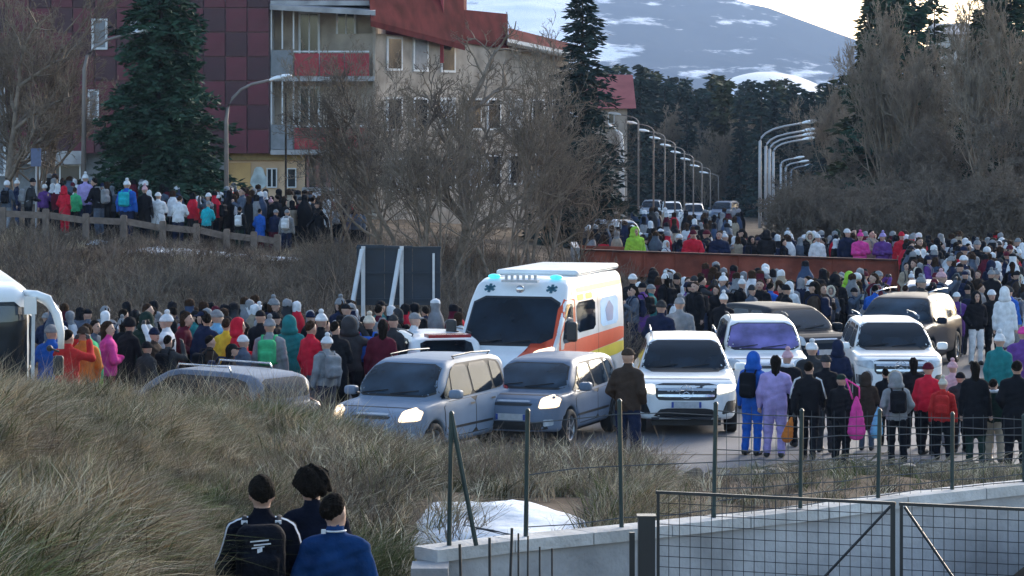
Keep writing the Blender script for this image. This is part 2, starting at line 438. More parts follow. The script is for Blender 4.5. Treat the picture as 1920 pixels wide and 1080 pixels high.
# ------------------------------------------------------------------ wire fence standing on the wall
m_green = mat('dark_green_paint', (.012, .03, .03), .45, var=.2)
m_wire = mat('galvanised_wire', (.06, .07, .08), .8, var=.1, spec=.1)
m_black = mat('black_steel', (.012, .015, .02), .45, var=.2)
fr = obj('wire_fence', None, loc=(0, 0, 0), label='dark green wire fence with thin posts standing on the concrete wall', cat='fence')
fp = [(856,775,.0),(1000,770,.0),(1180,752,.0),(1353,757,.0),(1515,770,.0),(1661,770,.0),(1800,776,.0),(1935,780,0)]
tops = []
for px, py, _ in fp:
    q = wall_at(px); x, y = q[0] - wn[0] * .1, q[1] - wn[1] * .1
    z0 = wall_top(px) - .03; z1 = PZ(py, y)
    b = MB(); lean = .02 * math.sin(px)
    b.tube([(x, y, z0), (x + lean, y, z1)], .020, 8); b.tube([(x + lean, y, z1), (x + lean, y, z1 + .02)], [.024, .01], 8)
    b.build('post', [m_green], fr); tops.append((x, y, z0, z1))
x, y, z0, z1 = tops[0]
b = MB(); q = wall_at(893); b.tube([(x + .02, y, z1 - .02), (q[0], q[1] - .06, wall_top(893))], .022, 6); b.build('brace', [m_green], fr)
b = MB()
for i in range(len(tops) - 1):
    a, c = tops[i], tops[i + 1]
    if i < 1: continue
    N = 9 if i > 2 else 5
    for k in range(N):
        t = (k + .5) / N
        if i <= 2 and k in (1, 3): continue
        sag = .02 * math.sin(k * 2.1 + i)
        p0 = (a[0], a[1], a[2] + (a[3] - a[2]) * t); p1 = (c[0], c[1], c[2] + (c[3] - c[2]) * t)
        pm = ((p0[0] + p1[0]) / 2, (p0[1] + p1[1]) / 2, (p0[2] + p1[2]) / 2 - sag)
        b.tube([p0, pm, p1], .0048, 4)
    M = 7
    for k in range(1, M):
        t = k / M; xx = a[0] + (c[0] - a[0]) * t; yy_ = a[1] + (c[1] - a[1]) * t
        if i > 2: b.tube([(xx, yy_, a[2] + (c[2] - a[2]) * t), (xx, yy_, a[3] + (c[3] - a[3]) * t)], .0022, 4)
w_ = b.build('wire_mesh', [m_wire], fr); w_['kind'] = 'stuff'
# slack torn netting lying on the snow near the first post
b = MB()
for k in range(9):
    p0 = P(875 + k * 6, 985 + k * 2, 25.3); p1 = P(965 + k * 9, 1008 + 2 * (k % 3), 24.9)
    pm = ((p0[0] + p1[0]) / 2, (p0[1] + p1[1]) / 2, (p0[2] + p1[2]) / 2 + .02 * math.sin(k))
    if k < 4: b.tube([p0, pm, p1], .004, 4)
b.build('loose_wire', [m_black], fr)
# reinforcing bars in front of the wall
rb = obj('bar_railing', None, loc=(0, 0, 0), label='loose upright steel bars standing before the end of the concrete wall', cat='railing')
for px, py, dx in [(862,1020,10),(918,1008,2),(960,990,-12),(972,1000,0),(990,1005,-2),(1012,1025,0),(1035,1028,1)]:
    d = 23.0; z0 = .9
    b = MB(); b.tube([(PX(px + dx, d), d, z0), (PX(px, d), d, PZ(py, d))], .008 if px > 960 else .012, 5); b.build('bar', [m_black], rb)

# ------------------------------------------------------------------ gate
gr = obj('mesh_gate', None, loc=(0, 0, 0), label='double leaf steel gate with welded mesh and diagonal braces before the wall', cat='gate')
GA = (PX(1212, 20.5), 20.5); GC = (PX(1681, 21.1), 21.1 - .7); GE = (PX(2130, 20.0), 19.6)
gd1 = 20.5; gd2 = 20.4; gd3 = 20.2
def gpt(px, py):
    d = np.interp(px, [1190, 1681, 2150], [21.6, 20.9, 20.3]); return Vector(P(px, py, d))
def zg(px, z):
    d = np.interp(px, [1190, 1681, 2150], [21.6, 20.9, 20.3]); return Vector((PX(px, d), d, z))
ztop = PZ(924, 21.5)
b = MB(); p = zg(1212, 0); b.box(p.x - .062, p.x + .062, p.y - .062, p.y + .062, .9, PZ(968, 21.6)); b.box(p.x - .07, p.x + .07, p.y - .07, p.y + .07, PZ(968, 21.6), PZ(968, 21.6) + .015); b.build('gate_post', [m_black], gr)
b = MB(); p = zg(1185, 0); b.box(p.x - .02, p.x + .02, p.y - .02, p.y + .02, .9, PZ(998, 21.6)); b.build('gate_stop', [m_black], gr)
zb = .95
for (pa, pb, s) in ((1234, 1674, 1), (1690, 2130, -1)):
    lf = MB(); A0, A1, B0, B1 = zg(pa, zb), zg(pa, ztop), zg(pb, zb), zg(pb, ztop)
    lf.beam(A0, A1, .022, .022); lf.beam(B0, B1, .032, .03); lf.beam(A1 - Vector((.015,0,0)), B1 + Vector((.02,0,0)), .022, .022); lf.beam(A0, B0, .022, .022)
    leaf = lf.build('gate_leaf', [m_black], gr)
    bb = MB()
    if s == 1: bb.tube([zg(pb - 4, ztop - .02), zg(pa + 20, zb + .15)], .011, 6)
    else: bb.tube([zg(pa + 6, ztop - .02), zg(pb - 10, zb - .25)], .011, 6)
    for q in bb.v: pass
    bb.build('brace', [m_black], leaf)
    ms = MB(); n = int((pb - pa) / 19.5)
    for k in range(1, n):
        px = pa + (pb - pa) * k / n; ms.tube([zg(px, zb), zg(px, ztop)], .0026, 4, caps=False)
    nz_ = int((ztop - zb) / .078)
    for k in range(1, nz_):
        z = ztop - k * .078; ms.tube([zg(pa, z), zg(pb, z)], .0026, 4, caps=False)
    w_ = ms.build('wire_mesh', [m_black], leaf); w_['kind'] = 'stuff'

# ------------------------------------------------------------------ grass, brush
def tuft(name, n, hgt, spread, lean, m, seed, wid=.006, segs=3, curl=.5):
    r = np.random.default_rng(seed); V = []; Fc = []
    for i in range(n):
        a = r.uniform(0, 2 * math.pi); rr = spread * math.sqrt(r.uniform()); x, y = rr * math.cos(a), rr * math.sin(a)
        h = hgt * r.uniform(.45, 1.15); dx = lean + r.normal(0, .42); dy = r.normal(0, .42)
        w = wid * r.uniform(.6, 1.3); wa = r.uniform(0, math.pi); wx, wy = w * math.cos(wa), w * math.sin(wa)
        o = len(V)
        for s in range(segs + 1):
            t = s / segs; bx = x + dx * h * (t * t) * (1 + curl * t); by = y + dy * h * t * t; bz = h * (t - .45 * t * t * abs(dx) * curl * 1.6)
            k = (1 - t) ** .6
            if s < segs: V += [(bx - wx * k, by - wy * k, bz), (bx + wx * k, by + wy * k, bz)]
            else: V.append((bx, by, bz))
        for s in range(segs - 1):
            a0 = o + 2 * s; Fc.append((a0, a0 + 1, a0 + 3, a0 + 2))
        a0 = o + 2 * (segs - 1); Fc.append((a0, a0 + 1, a0 + 2))
    me = mesh(name, np.array(V), Fc, [m]); return me

def brush(name, n, hgt, m, seed, r0=.006):
    r = np.random.default_rng(seed); b = MB()
    for i in range(n):
        a = r.uniform(0, 6.28); p = np.array([.12 * math.cos(a), .12 * math.sin(a), 0.]); d = np.array([math.cos(a) * .45, math.sin(a) * .45, 1.]) + r.normal(0, .2, 3)
        h = hgt * r.uniform(.5, 1.1); pts = [p]; 
        for s in range(4):
            d = d + r.normal(0, .22, 3); d /= np.linalg.norm(d); p = p + d * h / 4; pts.append(p)
            for q in range(2):
                e = d + r.normal(0, .6, 3); e[2] = abs(e[2]); e /= np.linalg.norm(e); L = h * r.uniform(.12, .35)
                b.tube([p, p + e * L], [r0 * .5, r0 * .2], 3, caps=False)
        b.tube(pts, [r0, r0 * .9, r0 * .7, r0 * .5, r0 * .3], 3, caps=False)
    return b.me(name, [m])

def scatter(name, pts, rots, scl, protos, kind='stuff'):
    """one object: instances of a few small plants over the points"""
    me = bpy.data.meshes.new(name + '_points'); me.vertices.add(len(pts)); me.vertices.foreach_set('co', np.asarray(pts, np.float32).ravel())
    a = me.attributes.new('rot', 'FLOAT_VECTOR', 'POINT'); a.data.foreach_set('vector', np.asarray(rots, np.float32).ravel())
    a = me.attributes.new('scl', 'FLOAT', 'POINT'); a.data.foreach_set('value', np.asarray(scl, np.float32))
    o = obj(name, me, kind=kind)
    g = bpy.data.node_groups.new(name + '_nodes', 'GeometryNodeTree')
    g.interface.new_socket('Geometry', in_out='INPUT', socket_type='NodeSocketGeometry'); g.interface.new_socket('Geometry', in_out='OUTPUT', socket_type='NodeSocketGeometry')
    gi = g.nodes.new('NodeGroupInput'); go = g.nodes.new('NodeGroupOutput'); ip = g.nodes.new('GeometryNodeInstanceOnPoints')
    ci = g.nodes.new('GeometryNodeCollectionInfo'); cc = bpy.data.collections.new(name + '_kinds')
    for p in protos: cc.objects.link(bpy.data.objects.new(p.name, p))
    ci.inputs['Collection'].default_value = cc; ci.inputs['Separate Children'].default_value = True; ci.inputs['Reset Children'].default_value = True
    ra = g.nodes.new('GeometryNodeInputNamedAttribute'); ra.data_type = 'FLOAT_VECTOR'; ra.inputs['Name'].default_value = 'rot'
    sa = g.nodes.new('GeometryNodeInputNamedAttribute'); sa.data_type = 'FLOAT'; sa.inputs['Name'].default_value = 'scl'
    rv = g.nodes.new('FunctionNodeRandomValue'); rv.data_type = 'INT'; rv.inputs[4].default_value = 0; rv.inputs[5].default_value = len(protos) - 1
    L = g.links.new
    L(gi.outputs[0], ip.inputs['Points']); L(ci.outputs[0], ip.inputs['Instance']); ip.inputs['Pick Instance'].default_value = True
    L(rv.outputs[2], ip.inputs['Instance Index']); L(ra.outputs[0], ip.inputs['Rotation']); L(sa.outputs[0], ip.inputs['Scale']); L(ip.outputs[0], go.inputs[0])
    md = o.modifiers.new('scatter', 'NODES'); md.node_group = g
    return o

g_straw = mat('straw_grass', (.35, .275, .185), .85, var=.5, scale=3, spec=.04)
g_pale = mat('pale_dry_grass', (.46, .40, .29), .85, var=.4, scale=3, spec=.04)
g_green = mat('winter_green_grass', (.10, .11, .045), .8, var=.45, scale=3, spec=.04)
g_brown = mat('brown_dead_stems', (.15, .11, .085), .85, var=.4, scale=3, spec=.04)
for q_ in (g_straw, g_pale, g_green, g_brown): inst_random(q_, .35, 1.75)
m_twig = mat('grey_brown_twig', (.19, .155, .125), .9, var=.3, scale=2, spec=.04)
m_twig2 = mat('dark_twig', (.12, .098, .082), .9, var=.3, scale=2, spec=.04)

def area_pts(n, pxr, dr, dens=None, sd=0):
    r = np.random.default_rng(sd)
    # uniform in world area
    d = np.sqrt(r.uniform(dr[0]**2, dr[1]**2, n)); px = r.uniform(pxr[0], pxr[1], n)
    x = PX(px, d)
    if dens is not None:
        k = r.uniform(size=n) < dens(px, d, x, d); d, px, x = d[k], px[k], x[k]
    return px, d, x, HT(x, d), r

def path_clear(px, d, x, y):
    # trodden path of the walkers, at the foot of the bank
    w = np.ones_like(px)
    w = np.where((px > 455) & (px < 760) & (d < 26.3) & (d > 16), 0.0, w)
    w = np.where((px > 800) & (d < 24.8), .0, w)
    # behind wall: snow
    sn = (px > 770) & (px < 1130) & (d > 24.5) & (d < 29.6 + (1090 - px) * .009)
    w = np.where(sn | ((px > 740) & (px < 1120) & (d > 23.5) & (d < 30.5)), .02, w)
    w = np.where((px > 1150) & (d > 38), .04, w); w = np.where((px > 1120) & (d > 44.5), 0, w)
    qq = 24 + (px - 812) / 1178 * 4.9 * (px > 812)
    w = np.where((px > 800) & (d < qq + .35), 0, w)
    return w
# long combed grass of the bank
px, d, x, z, r = area_pts(30000, (-80, 1210), (13, 46.5), path_clear, 1)
cl = fbm(x * .5, d * .3, 3, 40)
gmask = (cl > .11) & (px < 900)
def rots(r, n, yaw=0., sp=.75): return np.stack([r.normal(0, .2, n), r.normal(0, .2, n), r.normal(yaw, sp, n)], 1)
tl = [tuft('long_tuft_%d' % i, 48, .43, .22, .50, m_, 50 + i, .0062, 4) for i, m_ in enumerate([g_straw, g_pale, g_straw, g_brown, g_green])]
tg = [tuft('green_tuft_%d' % i, 48, .38, .22, .45, m_, 60 + i, .0062, 4) for i, m_ in enumerate([g_green, g_green, g_straw])]
k = ~gmask; n = k.sum()
hs = np.where(d < 40, 1., .75) * np.clip(.8 + fbm(x * 1.3, d * .6, 3, 8) * 1.9, .35, 1.25)
scatter('long_dry_grass', np.stack([x, d, z - .02], 1)[k], rots(r, n, .15), hs[k] * r.uniform(.7, 1.2, n), tl)
k = gmask; n = k.sum()
scatter('green_grass', np.stack([x, d, z - .02], 1)[k], rots(r, n, .15), hs[k] * r.uniform(.7, 1.2, n), tg)
# brown bushes among it, behind the wall
bt = [brush('brush_%d' % i, 12, .75, m_, 70 + i) for i, m_ in enumerate([m_twig, g_brown, g_pale])]
px, d, x, z, r = area_pts(1500, (560, 1230), (27, 45.5), lambda a, b, c, e: path_clear(a, b, c, e) * (.3 + .7 * (fbm(c * .8, e * .4, 2, 9) > 0)), 2)
scatter('brush_undergrowth', np.stack([x, d, z - .03], 1), rots(r, len(x), 0, 3), r.uniform(.35, .9, len(x)), bt)
# sparse weeds + rubble strip behind wall at the right
px, d, x, z, r = area_pts(1500, (1180, 2050), (28, 46.0), lambda a, b, c, e: np.where(e > 24 + (a - 812) / 1178 * 4.9 + .5, .7, 0), 3)
ts = [tuft('short_tuft_%d' % i, 26, .26, .12, .3, m_, 80 + i, .004, 3) for i, m_ in enumerate([g_straw, g_pale, g_brown, g_green])]
scatter('weeds', np.stack([x, d, z - .02], 1), rots(r, len(x), 0, 3), r.uniform(.5, 1.3, len(x)), ts)
# embankment behind the lower crowd
px, d, x, z, r = area_pts(26000, (-150, 1160), (64.5, 98), lambda a, b, c, e: np.clip(1.1 - (e > 88) * .75, 0, 1), 4)
te = [tuft('slope_tuft_%d' % i, 22, .42, .22, .45, m_, 90 + i, .009, 3) for i, m_ in enumerate([g_straw, g_brown, g_brown, g_brown, g_brown])]
scatter('dry_slope_grass', np.stack([x, d, z - .03], 1), rots(r, len(x), 0, 3), r.uniform(.5, 1.2, len(x)), te)
px, d, x, z, r = area_pts(1300, (-120, 1180), (66, 92), lambda a, b, c, e: np.where(a > 560, 1, np.where(e > 87, 0, .28)), 5)
bs = [brush('slope_brush_%d' % i, 16, 1.4, m_, 170 + i, .012) for i, m_ in enumerate([m_twig, m_twig2, g_brown])]
scatter('slope_brush', np.stack([x, d, z - .03], 1), rots(r, len(x), 0, 3), r.uniform(.4, 1.1, len(x)), bs)

# tall reeds and dry stems along the crest of the bank, before the lower crowd
px, d, x, z, r = area_pts(1500, (-60, 640), (41.5, 46.5), None, 6)
tr = [tuft('stem_tuft_%d' % i, 9, .95, .2, .12, m_, 100 + i, .005, 4, .2) for i, m_ in enumerate([g_pale, g_brown, g_straw])]
scatter('dry_stems', np.stack([x, d, z - .02], 1), rots(r, len(x), 0, 3), r.uniform(.45, 1.15, len(x)), tr)

# stones and clods of the rubble heap (each stone an object of its own)
m_stone = mat('grey_stone', (.21, .19, .17), .9, var=.35, scale=2.2, bump=.7, bscale=12)
m_clod = mat('earth_clod', (.12, .095, .07), .95, var=.35, scale=3, bump=.8, bscale=14)
stones = []
for s in range(6):
    bm = bmesh.new(); bmesh.ops.create_icosphere(bm, subdivisions=2, radius=1)
    rr = random.Random(s); ax = [Vector((rr.gauss(0,1), rr.gauss(0,1), rr.gauss(0,1))).normalized() for _ in range(7)]; dd = [rr.uniform(.55, .85) for _ in ax]
    for v_ in bm.verts:
        for a_, q in zip(ax, dd):
            e = v_.co.dot(a_)
            if e > q: v_.co -= a_ * (e - q) * .9
        v_.co.z *= .7
    me = bpy.data.meshes.new('stone'); bm.to_mesh(me); bm.free(); me.materials.append(m_stone if s % 2 else m_clod); stones.append(me)
r = np.random.default_rng(12)
def hump(px, d): return .45 * np.exp(-((px - 1560) / 150)**2 - ((d - 44) / 1.6)**2)
for i in range(170):
    px = r.normal(1560, 190); d = r.uniform(41.2, 46.2); x = PX(px, d)
    if px < 1230 or px > 1900: continue
    s = r.uniform(.06, .2) * (1.5 if r.uniform() < .2 else .9)
    obj('stone', stones[i % 6], loc=(x, d, hz(x, d) + s * .3), rot=(r.uniform(0, .6), r.uniform(0, .6), r.uniform(0, 6)), scl=(s * r.uniform(.8, 1.6), s, s * r.uniform(.6, 1)),
        label=('pale' if i % 2 else 'dark') + (' large' if s > .15 else ' small') + ' lump of rubble ' + ['near the brushwood heap', 'at the edge of the asphalt', 'close to the wall fence'][0 if abs(px - 1600) < 130 else (1 if d > 44 else 2)], cat='stone', group='stones of the rubble strip')
# heap of cut branches
b = MB()
for i in range(260):
    px = r.normal(1600, 130); d = r.uniform(40.5, 45.2); x = PX(px, d); z = hz(x, d) + r.uniform(0, .2)
    a = r.uniform(-.9, .9) + (0 if r.uniform() < .7 else 1.5); L = r.uniform(.3, 1.3)
    p0 = Vector((x, d, z)); p1 = p0 + Vector((math.cos(a) * L, math.sin(a) * L * .5, r.uniform(-.08, .25)))
    b.tube([p0, (p0 + p1) / 2 + Vector((0, 0, r.uniform(-.05, .12))), p1], [.014, .011, .005], 4)
b.build('cut_brushwood_debris', [g_pale], kind='stuff')

# ------------------------------------------------------------------ trees
def seg_mesh(S, m, nm, n=3):
    """S: array (N,8): p0 p1 r0 r1"""
    S = np.asarray(S); N = len(S); p0 = S[:, :3]; p1 = S[:, 3:6]; t = p1 - p0; t /= np.linalg.norm(t, axis=1)[:, None] + 1e-9
    a = np.where(np.abs(t[:, 2:3]) < .9, np.array([[0, 0, 1.]]), np.array([[1., 0, 0]])); u = np.cross(t, a); u /= np.linalg.norm(u, axis=1)[:, None]; w = np.cross(t, u)
    V = []
    for e, (p, rr) in enumerate(((p0, S[:, 6:7]), (p1, S[:, 7:8]))):
        for j in range(n):
            an = 2 * math.pi * j / n; V.append(p + (u * math.cos(an) + w * math.sin(an)) * rr)
    V = np.stack(V, 1).reshape(-1, 3)
    o = np.arange(N)[:, None] * 2 * n
    F_ = np.concatenate([o + np.array([[j, (j + 1) % n, n + (j + 1) % n, n + j]]) for j in range(n)])
    return mesh(nm, V, F_, [m], n > 4)

def bare_tree(nm, h, seed, levels=5, up=.5, spread=.55, stems=1, rbase=.09, kids=(7, 6, 6, 5, 3), mt=None, mc=None, twr=.004):
    r = np.random.default_rng(seed); T = []; Cn = []
    def grow(p, d, L, rad, lev):
        n = max(3, 6 - lev); seg = L / n; pts = [p]; dirs = []
        for i in range(n):
            d = d + r.normal(0, .10 + .05 * lev, 3) + np.array([0, 0, up * .10]); d /= np.linalg.norm(d)
            q = p + d * seg; r0 = rad * (1 - .65 * i / n); r1 = rad * (1 - .65 * (i + 1) / n)
            (T if lev <= 1 else Cn).append((*p, *q, max(r0, twr), max(r1, twr * .8))); p = q; pts.append(p); dirs.append(d)
        if lev >= levels: return
        for c in range(kids[lev]):
            t = r.uniform(.22 if lev else .3, 1.0); i = min(n - 1, int(t * n)); q = pts[i] + (pts[i + 1] - pts[i]) * (t * n - i)
            a = r.uniform(0, 6.283); dd = dirs[i]; s = np.cross(dd, [math.cos(a), math.sin(a), .3]); s /= np.linalg.norm(s) + 1e-9
            nd = dd * (1 - spread * r.uniform(.5, 1)) + s * spread * r.uniform(.7, 1.3); nd /= np.linalg.norm(nd)
            grow(q, nd, L * r.uniform(.38, .62) * (1.15 - .35 * t), rad * .5, lev + 1)
    for s in range(stems):
        a = r.uniform(0, 6.28); d = np.array([math.cos(a) * .22, math.sin(a) * .22, 1.]) * 1. if stems > 1 else np.array([.03, 0, 1.])
        grow(np.array([math.cos(a) * .25 * (stems > 1), math.sin(a) * .25 * (stems > 1), -.1]), d / np.linalg.norm(d), h * r.uniform(.6, .8), rbase * r.uniform(.8, 1.1), 0)
    return seg_mesh(T, mt or m_bark, nm + '_trunk', 6), seg_mesh(Cn, mc or m_twig, nm + '_crown', 3)
m_bark = mat('grey_bark', (.20, .16, .13), .95, var=.35, scale=5, bump=.6, bscale=20, spec=.04)
m_barkd = mat('dark_bark', (.045, .038, .033), .95, var=.35, scale=5, bump=.6, bscale=20, spec=.04)

def tree(nm, pair, px, d, s=1., rz=0., label='', cat='tree', group=None, z=None, sz=None):
    x = PX(px, d); o = obj(nm, None, loc=(x, d, hz(x, d) if z is None else z), rot=(0, 0, rz), scl=(s, s, sz or s), label=label, cat=cat, group=group)
    obj('trunk', pair[0], o); obj('crown', pair[1], o); return o
BT = [bare_tree('bare_a', 6.5, 1, stems=4, rbase=.055, kids=(9, 5, 4, 3, 2), up=1.1, spread=.42, twr=.006),
      bare_tree('bare_b', 6.5, 2, stems=3, rbase=.07, kids=(8, 6, 4, 3, 2), up=.9, spread=.48, twr=.006, mc=m_twig2),
      bare_tree('bare_c', 7.0, 3, stems=1, rbase=.14, kids=(12, 6, 4, 3, 2), up=.8, spread=.55, twr=.006)]
for i, (kx, px, d, s, rz, lab) in enumerate([
    (0, 690, 88, .95, 0.3, 'slender bare tree with several pale upright stems before the red balconies'),
    (1, 770, 84, 1.15, 1.3, 'bare multi-stemmed tree rising behind the dark hoarding'),
    (2, 860, 86, 1.22, 2.2, 'broad bare tree with dense brown twigs in the middle of the thicket'),
    (0, 950, 83, 1.05, 4.1, 'bare leafless tree right behind the ambulance roof'),
    (1, 1005, 87, 1.05, 5.2, 'bare tree with fine grey twigs before the far gable of the apartment block'),
    (0, 1058, 90, .72, .7, 'small bare tree at the end of the rust-coloured bridge girder'),
    (0, 820, 80, .9, 1.9, 'many stemmed bare willow behind the hoarding end'), (1, 628, 93, .62, 3.3, 'thin bare tree with open crown near the ground floor of the apartment block')]):
    tree('bare_tree', BT[kx], px, d, s, rz, lab, group='bare trees of the embankment thicket')
for kx, px, d, s, rz, lab in [(2, 20, 99, 1.15, 1.0, 'large bare tree with twisted pale branches beside the maroon cladding'),
                              (0, 55, 101, 1.35, 2.5, 'bare tree with many fine upright stems by the road sign'), (1, 90, 104, 1.1, 2.5, 'bare tree with dense grey twigs over the upper crowd and its red coat')]:
    tree('bare_tree', BT[kx], px, d, s, rz, lab, group='bare trees by the apartment block')

m_needle = mat('dark_spruce_needles', (.032, .068, .045), .75, var=.5, scale=1.1, spec=.08, detail=6)
m_needle2 = mat('olive_pine_needles', (.05, .058, .03), .75, var=.5, scale=.8, spec=.08, detail=6)
m_needle3 = mat('blue_green_needles', (.025, .042, .038), .75, var=.45, scale=.8, spec=.08, detail=6)
def cards(p, dirs, L, Wd, m, nm, r):
    N = len(p); s = np.cross(dirs, r.normal(size=(N, 3))); s /= np.linalg.norm(s, axis=1)[:, None] + 1e-9
    L = L[:, None]; Wd = Wd[:, None]
    V = np.stack([p, p + dirs * L * .45 + s * Wd, p + dirs * L, p + dirs * L * .45 - s * Wd], 1).reshape(-1, 3)
    return mesh(nm, V, np.arange(4 * N).reshape(N, 4), [m])
def conifer(nm, h, rad, seed, per=10, gap=.22, card=.2, droop=.25, m=None, bare=.06, wob=.18, dens=1., mt=None):
    r = np.random.default_rng(seed); P_, D_ = [], []; T = []
    nb = 10
    for i in range(nb): T.append((0, 0, h * i / nb, 0, 0, h * (i + 1) / nb, .022 * h * (1 - i / nb) + .01, .022 * h * (1 - (i + 1) / nb) + .01))
    z = h * bare
    while z < h * .985:
        t = z / h; Rr = rad * (1 - t) ** .85 * (1 + wob * math.sin(z * 2.3 + seed)) + .08
        n = max(4, int(per * (.5 + .5 * (1 - t))))
        for k in range(n):
            if r.uniform() > .93: continue
            a = r.uniform(0, 6.283); Lb = Rr * r.uniform(.6, 1.12); zz = z + r.uniform(-.5, .5) * gap
            dz0 = .25 * (t - .3); m_ = max(3, int(Lb / (card * .5) * dens))
            s = np.linspace(.12, 1, m_)
            bx = np.cos(a) * Lb * s; by = np.sin(a) * Lb * s; bz = zz + Lb * (dz0 * s - droop * s * s)
            T.append((0, 0, zz, bx[-1] * .9, by[-1] * .9, bz[-1], .012 * (1 - t) + .006, .004))
            for e in range(5):
                ja = r.normal(0, .5, m_) + (0 if e == 0 else (1 if e % 2 else -1) * r.uniform(.5, 1.1)); ca = a + ja
                el = r.normal(-.12, .25, m_)
                q = np.stack([bx, by, bz], 1) + r.normal(0, card * .16, (m_, 3))
                P_.append(q); D_.append(np.stack([np.cos(ca) * np.cos(el), np.sin(ca) * np.cos(el), np.sin(el)], 1))
        z += gap * r.uniform(.8, 1.2)
    Pa = np.concatenate(P_); Da = np.concatenate(D_)
    return seg_mesh(T, mt or m_barkd, nm + '_trunk', 5), cards(Pa, Da, r.uniform(.6, 1.3, len(Pa)) * card, r.uniform(.12, .22, len(Pa)) * card, m or m_needle, nm + '_crown', r)
SP = conifer('spruce', 10.5, 3.0, 4, per=17, gap=.17, card=.30, droop=.22, dens=1.1, bare=.02)
tree('spruce_tree', SP, 302, 99, 1.0, .4, 'big dense dark green spruce between the two curved street lamps', z=hz(PX(302, 99), 99) - .1)
SP2 = conifer('slim_spruce', 12.5, 2.5, 9, per=12, gap=.3, card=.42, droop=.3, m=m_needle3, dens=1.2)
tree('spruce_tree', SP2, 1092, 119, .92, 2, 'tall slim spruce rising behind the far end of the apartment block', z=-.2)
# pines of the wood behind
PN = [conifer('pine_a', 11, 2.6, 21, per=8, gap=.5, card=.75, droop=.05, m=m_needle3, bare=.12, wob=.3, dens=.9),
      conifer('pine_b', 10, 3.0, 22, per=8, gap=.55, card=.8, droop=-.05, m=m_needle2, bare=.18, wob=.35, dens=.9),
      conifer('pine_c', 12, 2.2, 23, per=8, gap=.5, card=.75, droop=.18, m=m_needle3, bare=.08, wob=.25, dens=.9)]
r = np.random.default_rng(5)
tops_prof = np.array([(1100,120),(1150,118),(1180,135),(1215,104),(1260,140),(1300,146),(1355,118),(1390,150),(1430,145),(1480,150),(1530,140),(1580,150),(1620,120)])
for i in range(66):
    px = 1118 + (i % 33) * 15.5 + r.uniform(-7, 7); d = (255 if i < 33 else 315) + r.uniform(-18, 18)
    top = np.interp(px, tops_prof[:, 0], tops_prof[:, 1]) + r.uniform(0, 34) + (10 if i < 33 else 0)
    x = PX(px, d); z0 = hz(x, d) - .3; hh = PZ(top, d) - z0; k = int(r.integers(0, 3)); base = (11, 10, 12)[k]
    tree('pine_tree', PN[k], px, d, hh / base * r.uniform(.85, 1.0), r.uniform(0, 6), ['blue green pine in the wood below the mountain', 'olive green pine with open crown in the wood below the mountain', 'narrow dark pine in the wood below the mountain'][k].replace('in the wood below the mountain', ('near' if i < 33 else 'far') + ' edge of wood, ' + ['by the red roofed house', 'above the receding lamps', 'under the mountain', 'under the snowy hill', 'above the four pale lamps'][min(4, (i % 33) // 7)]), group='pines of the wood beyond the lamps', z=z0, sz=hh / base)
# bare poplars and undergrowth before the wood
m_twig3 = mat('pale_brown_twig', (.27, .22, .17), .9, var=.3, scale=2, spec=.04)
BP = bare_tree('poplar', 9, 8, stems=3, rbase=.10, kids=(12, 7, 5, 3, 2), up=1.3, spread=.33, twr=.012, mt=m_twig3, mc=m_twig3)
BQ = bare_tree('thicket', 6, 9, stems=5, rbase=.06, kids=(8, 6, 5, 4, 2), up=.6, spread=.6, twr=.014)
for i in range(20):
    px = 1190 + i * 20 + r.uniform(-8, 8); d = 252 + r.uniform(-8, 8)
    x = PX(px, d); tree('bare_tree', BQ if i % 2 else BP, px, d, r.uniform(.55, .95), r.uniform(0, 6), 'bare scrubby tree, ' + ['first', 'second', 'third', 'fourth', 'fifth'][i % 5] + ' of five, edge of wood, ' + ['below the snowy hill', 'between the lamp rows', 'behind the receding lamps', 'by the red roofed house'][3 - i // 5], group='bare trees before the pine wood', z=hz(x, d) - .3)
# right hand stand of tall trees
PR = [conifer('tall_pine_a', 15, 2.9, 31, per=13, gap=.36, card=.6, droop=.02, m=m_needle2, bare=.1, wob=.4, dens=1.2),
      conifer('tall_pine_b', 16, 3.3, 32, per=13, gap=.38, card=.6, droop=.1, m=m_needle, bare=.08, wob=.4, dens=1.2),
      conifer('tall_pine_c', 15, 3.6, 33, per=8, gap=.6, card=.6, droop=.05, m=m_needle2, bare=.2, wob=.5, dens=1.)]
for k, px, d, top, sx, lab in [(0, 1640, 158, -30, .95, 'dark olive pine closing the side of the sky gap'), (1, 1710, 156, -50, .9, 'dense dark pine just inside the sky gap pine'), (1, 1668, 150, -60, .95, 'dark tall pine at the edge of the sky beside the mountain slope'),
                               (2, 1752, 165, -10, .8, 'sparse pine with light showing through its crown before the pale tower'),
                               (1, 1895, 150, -70, 1.05, 'dark broad pine at the very edge of the view'),
                               (0, 1838, 172, 10, .7, 'pine just beside the pale tower house'),
                               (0, 1620, 185, 60, .7, 'shorter olive pine leaning out of the bare thicket'),
                               (2, 1950, 140, -50, 1., 'tall pine cut by the edge of the view'), (0, 1865, 160, -40, 1.0, 'dense pine filling the gap beside the tower house')]:
    x = PX(px, d); z0 = hz(x, d) - .3; hh = PZ(top, d) - z0; tree('pine_tree', PR[k], px, d, sx, px, lab, z=z0, sz=hh / (15, 16, 15)[k], group='tall pines above the square')
